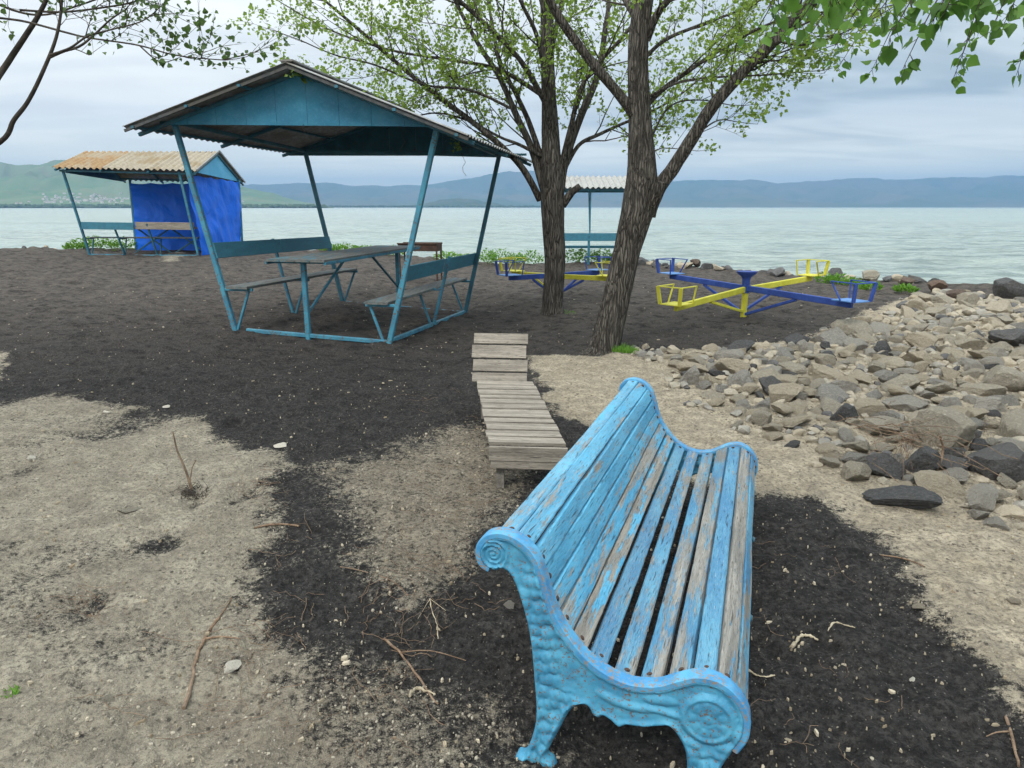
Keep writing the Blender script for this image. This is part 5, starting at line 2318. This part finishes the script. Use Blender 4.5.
def build_tree1():
    Y = 8.1
    g = G(605, 350)
    T = Tree(9)

    def keep(q):
        lim = np.interp(q.x, [-2, 0, .8, 1.2, 1.7, 2.1, 2.6, 3.0, 3.6, 4.6], [3.4, 3.2, 2.75, 2.05, 2.1, 2.3, 2.3, 2.75, 3.2, 3.6])
        return q.z > lim
    trunk_tube(T, [V(603, 356, Y), V(607, 338, Y), V(617, 295, Y), V(627, 250, Y), V(635, 220, Y), V(641, 195, Y), V(642, 165, Y), V(640, 120, Y), V(638, 60, Y), V(641, 20, Y), V(650, -40, Y), V(655, -110, Y)],
               [.185, .17, .155, .148, .17, .19, .15, .12, .105, .10, .085, .04], 60, True, 9)
    a = dict(gap=.19, Lr=(.35, .95), size=.054, dens=38, keep=keep)
    L = T.limb
    L(pv([(648, 215), (658, 190), (673, 168), (690, 142), (710, 110), (740, 75), (775, 40), (812, 2), (850, -40)], Y, -.5), .085, .045, start=.42, n=14, **a)
    L(pv([(640, 125), (622, 98), (590, 60), (562, 22), (545, -8), (520, -60)], Y, -.3), .06, .035, start=.75, n=14, **a)
    L(pv([(645, 108), (662, 90), (690, 70), (720, 50), (760, 28), (800, 15), (850, 10)], Y, .3), .030, .008, **a)
    L(pv([(646, 98), (680, 82), (720, 77), (765, 75), (800, 72)], Y, -.4), .016, .006, **a)
    L(pv([(643, 60), (665, 40), (700, 25), (740, 10), (780, -10)], Y, .6), .025, .008, **a)
    L(pv([(646, 40), (660, 10), (690, -20), (730, -50)], Y, -.3), .05, .012, **a)
    L(pv([(642, 170), (655, 130), (672, 105), (700, 100), (730, 105)], Y, .4), .014, .005, **a)
    L(pv([(690, 142), (705, 128), (720, 120), (738, 122)], Y - .1, .2), .012, .004, **a)
    L(pv([(740, 75), (760, 62), (790, 60), (820, 50)], Y - .3, .1), .014, .005, **a)
    L(pv([(775, 40), (800, 45), (830, 38), (860, 25)], Y - .4, -.4), .014, .005, **a)
    L(pv([(643, 30), (620, -10), (590, -60)], Y, .8), .05, .014, **a)
    L(pv([(640, 150), (648, 130), (650, 150), (665, 148), (690, 150)], Y, .5), .010, .004, **a)
    # sawn stub in the fork
    T.tr.tube([V(652, 205, Y - .12), V(660, 188, Y - .2), V(662, 182, Y - .22)], [.06, .05, .045], 14)
    T.finish('poplar_tree', 'leaning tree with dark furrowed bark between the lounger and the rubble bank', g)


build_tree1()


def build_left_tree():
    T = Tree(21)
    Y = 5.0
    base = Vector((-5.3, 4.9, gz(-5.3, 4.9)))
    trunk_tube(T, [base + Vector((0, 0, -.1)), base + Vector((-.02, 0, .5)), base + Vector((.05, .05, 1.1)), V(-120, 190, Y), V(-60, 130, Y), V(-30, 50, Y), V(-60, -60, Y)], [.16, .13, .11, .09, .07, .05, .03], 30, True, 4)
    lim = [V(u, v, 5) for u, v in ((-100, 10), (0, 15), (60, 22), (95, 34), (130, 52), (170, 66), (240, 72), (300, 60))]
    lx, lz = [q.x for q in lim], [q.z for q in lim]

    def kp(q):
        return q.z > np.interp(q.x * 5 / q.y, lx, lz)
    a = dict(gap=.28, Lr=(.3, .7), size=.042, dens=13, keep=kp)
    L = T.limb
    L([V(-120, 190, Y), V(-60, 175, Y)] + pv([(0, 142), (14, 120), (30, 98), (50, 55), (59, 25), (62, -10), (60, -60)], Y), .020, .006, start=.82, n=12, **a)
    L([V(-60, 130, Y), V(-20, 100, Y)] + pv([(2, 71), (22, 41), (38, 16), (50, -10), (60, -50)], Y + .3), .026, .010, start=.8, n=12, **a)
    L(pv([(-30, 15), (0, 18), (27, 22), (68, 33), (90, 38), (137, 45), (170, 54), (197, 58), (225, 60)], Y + .2, -.3), .009, .003, start=.35, gap=.20, Lr=(.12, .35), size=.036, dens=17, keep=kp)
    L(pv([(48, 58), (62, 52), (80, 46), (95, 34), (110, 20), (125, 10)], Y), .010, .004, start=.3, gap=.2, Lr=(.1, .3), size=.036, dens=20, keep=kp)
    L(pv([(50, 55), (70, 48), (88, 36), (110, 30), (140, 22), (155, 12)], Y - .1), .008, .003, start=.35, gap=.2, Lr=(.1, .3), size=.036, dens=18, keep=kp)
    L(pv([(20, 10), (60, 12), (100, 8), (140, 0), (180, -20)], Y + .3), .008, .005, start=.3, gap=.17, Lr=(.15, .35), size=.045, dens=18, keep=None)
    L(pv([(140, 46), (160, 62), (178, 58)], Y - .05), .005, .002, start=.4, gap=.2, Lr=(.1, .2), size=.045, dens=20, keep=None)
    L(pv([(-40, -20), (0, 5), (40, 15), (80, 5), (120, -10)], Y + .6), .010, .005, start=.3, gap=.25, Lr=(.2, .4), size=.045, dens=14, keep=None)
    T.finish('poplar_tree', 'tree at the left edge showing only thin bent limbs and a leafy branch', base, heart=True, leafmat=LEAFD, bark=TWIGB)


build_left_tree()


def build_right_tree():
    T = Tree(33)
    base = Vector((4.1, 2.2, gz(4.1, 2.2)))
    trunk_tube(T, [base + Vector((0, 0, -.1)), base + Vector((0, 0, .8)), base + Vector((.05, .05, 1.8)), base + Vector((-.1, .15, 2.8)), base + Vector((-.2, .2, 3.8))], [.17, .14, .12, .10, .06], 30, True, 6)
    # overhead limb
    Y = 2.9
    P = [base + Vector((-.1, .15, 2.7)), V(1250, -190, 2.7), V(1100, -110, Y), V(1010, -70, Y), V(930, -50, Y), V(850, -45, Y), V(770, -60, Y)]
    P2 = catmull(P, 6)
    m = len(P2)
    T.tr.tube(P2, [.06 - .05 * i / (m - 1) for i in range(m)], 12)
    r = T.r
    # drooping leafy shoots: (start u, end u, end v, distance)
    sh = [(1075, 1040, 70, 3.0), (1060, 1018, 78, 3.1), (1040, 990, 40, 2.7), (1010, 952, 90, 3.0), (1000, 960, 70, 3.3), (975, 905, 72, 2.5), (960, 890, 45, 2.3), (940, 872, 78, 3.2), (925, 838, 76, 3.6), (905, 832, 60, 3.3), (890, 812, 40, 2.6),
          (870, 800, 30, 2.2), (860, 778, 50, 3.4), (840, 765, 38, 3.0), (985, 930, 35, 2.4), (1050, 1005, 30, 2.6), (1020, 975, 20, 2.3), (955, 880, 18, 2.1), (905, 850, 20, 2.4), (830, 770, 12, 2.2), (1085, 1060, 50, 2.6), (1100, 1030, 18, 2.2), (990, 945, 20, 1.9), (880, 830, 8, 1.9)]
    for (u0, u1, v1, Yd) in sh:
        p = V(u0, -48, Yd)
        q = V(u1, v1 - 8, Yd)
        mid = p.lerp(q, .5) + Vector((0, 0, .05))
        pts = catmull([p, mid, q], 5)
        T.br.tube(pts, [.004 - .003 * i / (len(pts) - 1) for i in range(len(pts))], 5)
        for i in range(2, len(pts)):
            for _ in range(3 if r.random() < .7 else 2):
                d = Vector((r.gauss(0, .5), r.gauss(0, .5), r.gauss(-.7, .4))).normalized()
                o = pts[i] + d * r.uniform(.015, .04)
                T.br.tube([pts[i], o], [.0012, .0008], 3)
                T.lp.append(o[:])
                T.ld.append(d[:])
                T.ls.append(r.uniform(.022, .055))
    for k in range(200):
        i = r.randrange(6, m)
        p = P2[i] + Vector((r.gauss(0, .25), r.gauss(0, .25), r.gauss(-.02, .12)))
        T.lp.append(p[:])
        T.ld.append(Vector((r.gauss(0, .5), r.gauss(0, .5), r.gauss(-.5, .5))).normalized()[:])
        T.ls.append(r.uniform(.022, .05))
    T.finish('poplar_tree', 'near tree whose large leaves hang into the upper right corner', base, heart=True, leafmat=LEAFN)


build_right_tree()


# a fallen tangle of dry brush on the bank
def brush():
    b = MB()
    r = random.Random(17)
    c = G(905, 462)
    for _ in range(34):
        a = r.uniform(0, 2 * PI)
        L = r.uniform(.15, .5)
        p = c + Vector((r.gauss(0, .18), r.gauss(0, .16), r.uniform(.10, .26)))
        pts = []
        for k in range(6):
            pts.append(p.copy())
            a += r.gauss(0, .25)
            p = p + Vector((math.cos(a) * L / 5, math.sin(a) * L / 5, r.gauss(-.004, .012)))
        b.tube(pts, [.0022] * 6, 4)
    pts = [V(940, 436, c.y - .1), V(943, 450, c.y - .1), V(938, 468, c.y - .15), V(922, 484, c.y - .2), V(905, 492, c.y - .25)]
    b.tube(catmull(pts, 3), [.006] * 13, 6)
    tag(b.build('dry_brush', STICK), 'tangle of dry twigs caught on the charcoal boulders of the bank', 'brushwood')


brush()


# ------------------------------------------------------------ sky, sun, camera
def build_world():
    w = bpy.data.worlds.new('World')
    SC.world = w
    w.use_nodes = True
    t = w.node_tree
    N = t.nodes
    L = t.links
    N.clear()
    out = N.new('ShaderNodeOutputWorld')
    bg = N.new('ShaderNodeBackground')
    L.new(bg.outputs[0], out.inputs[0])
    sky = N.new('ShaderNodeTexSky')
    sky.sky_type = 'NISHITA'
    sky.sun_disc = False
    sky.sun_elevation = math.radians(52)
    sky.sun_rotation = math.radians(200)
    tc = N.new('ShaderNodeTexCoord')
    sep = N.new('ShaderNodeSeparateXYZ')
    L.new(tc.outputs['Generated'], sep.inputs[0])

    def mth(op, a, b=0., c=None):
        n = N.new('ShaderNodeMath')
        n.operation = op
        for i, q in enumerate((a, b, c)):
            if q is None:
                continue
            if isinstance(q, (int, float)):
                n.inputs[i].default_value = q
            else:
                L.new(q, n.inputs[i])
        return n.outputs[0]
    zc = mth('MAXIMUM', sep.outputs[2], 0.0)
    den = mth('ADD', zc, .10)
    cx = mth('DIVIDE', sep.outputs[0], den)
    cy = mth('DIVIDE', sep.outputs[1], den)
    cmb = N.new('ShaderNodeCombineXYZ')
    L.new(cx, cmb.inputs[0])
    L.new(cy, cmb.inputs[1])

    def noise(scale, sx, sy, det=5, dist=.3, loc=0):
        mp = N.new('ShaderNodeMapping')
        mp.inputs['Scale'].default_value = (sx, sy, 1)
        mp.inputs['Location'].default_value = (loc, loc, 0)
        L.new(cmb.outputs[0], mp.inputs[0])
        n = N.new('ShaderNodeTexNoise')
        n.inputs['Scale'].default_value = scale
        n.inputs['Detail'].default_value = det
        n.inputs['Roughness'].default_value = .5
        n.inputs['Distortion'].default_value = dist
        L.new(mp.outputs[0], n.inputs['Vector'])
        return n.outputs['Fac']

    def mr(f, a, b, c, d):
        n = N.new('ShaderNodeMapRange')
        n.interpolation_type = 'SMOOTHSTEP'
        L.new(f, n.inputs[0])
        for i, q in enumerate((a, b, c, d)):
            n.inputs[i + 1].default_value = q
        return n.outputs[0]

    def mix(f, a, b, typ='MIX'):
        n = N.new('ShaderNodeMix')
        n.data_type = 'RGBA'
        n.blend_type = typ
        for i, q in ((0, f), (6, a), (7, b)):
            if isinstance(q, (int, float)):
                n.inputs[i].default_value = q
            elif isinstance(q, tuple):
                n.inputs[i].default_value = (*q, 1)
            else:
                L.new(q, n.inputs[i])
        return n.outputs[2]
    n1 = noise(.5, 1, 1.5, 5, .7)
    n2 = noise(1.3, .8, 1.6, 6, .6, 3)
    nn = mth('ADD', mth('MULTIPLY', n1, .68), mth('MULTIPLY', n2, .32))
    # x shades: lighter to the left of the view
    lx = mr(sep.outputs[0], -.6, .6, 0., 1.)
    base = mix(lx, (.88, .90, .89), (.42, .49, .52))
    lite = mix(lx, (1.02, 1.04, 1.0), (.72, .78, .78))
    cl = mix(mr(nn, .40, .60, 0, 1), base, lite)
    st = mix(mr(noise(1.0, .35, 2.6, 5, .4, 7), .42, .66, 0, .5), (1, 1, 1), (.84, .87, .91))
    cl = mix(1.0, cl, st, 'MULTIPLY')
    hz = mr(sep.outputs[2], .03, .13, 1., 0.)
    cl = mix(mth('MULTIPLY', hz, mr(n2, .42, .62, .25, .85)), cl, (1.25, 1.18, 1.06))
    cl = mix(mr(sep.outputs[2], .035, .11, .75, 0.), cl, (1.45, 1.42, 1.12))
    sk = N.new('ShaderNodeVectorMath')
    sk.operation = 'SCALE'
    L.new(sky.outputs[0], sk.inputs[0])
    sk.inputs[3].default_value = .10
    allc = mix(.94, sk.outputs[0], cl)
    zz = mth('MULTIPLY_ADD', mth('POWER', zc, 1.8), 2.2, 1.0)
    mul = N.new('ShaderNodeVectorMath')
    mul.operation = 'SCALE'
    L.new(allc, mul.inputs[0])
    L.new(zz, mul.inputs[3])
    L.new(mul.outputs[0], bg.inputs[0])
    bg.inputs[1].default_value = 1.0


build_world()
sl = bpy.data.lights.new('sun', 'SUN')
sl.energy = 1.5
sl.angle = math.radians(14)
sl.color = (1, .96, .9)
so = bpy.data.objects.new('sun', sl)
COL.objects.link(so)
az = math.radians(200)
el = math.radians(52)
sd_ = Vector((math.sin(az) * math.cos(el), math.cos(az) * math.cos(el), math.sin(el)))
so.rotation_euler = sd_.to_track_quat('Z', 'Y').to_euler()

cam = bpy.data.cameras.new('camera')
cam.sensor_width = 36
cam.lens = F / 1024 * 36
cam.clip_start = .05
cam.clip_end = 30000
co = bpy.data.objects.new('camera', cam)
COL.objects.link(co)
co.location = (0, 0, HC)
co.rotation_euler = (PI / 2 - PT, 0, 0)
SC.camera = co
SC.view_settings.view_transform = 'Standard'
SC.view_settings.look = 'None'
SC.view_settings.exposure = .22
SC.view_settings.gamma = 1
SC.cycles.use_denoising = True
SC.cycles.max_bounces = 5
SC.cycles.volume_bounces = 0
SC.cycles.transparent_max_bounces = 8
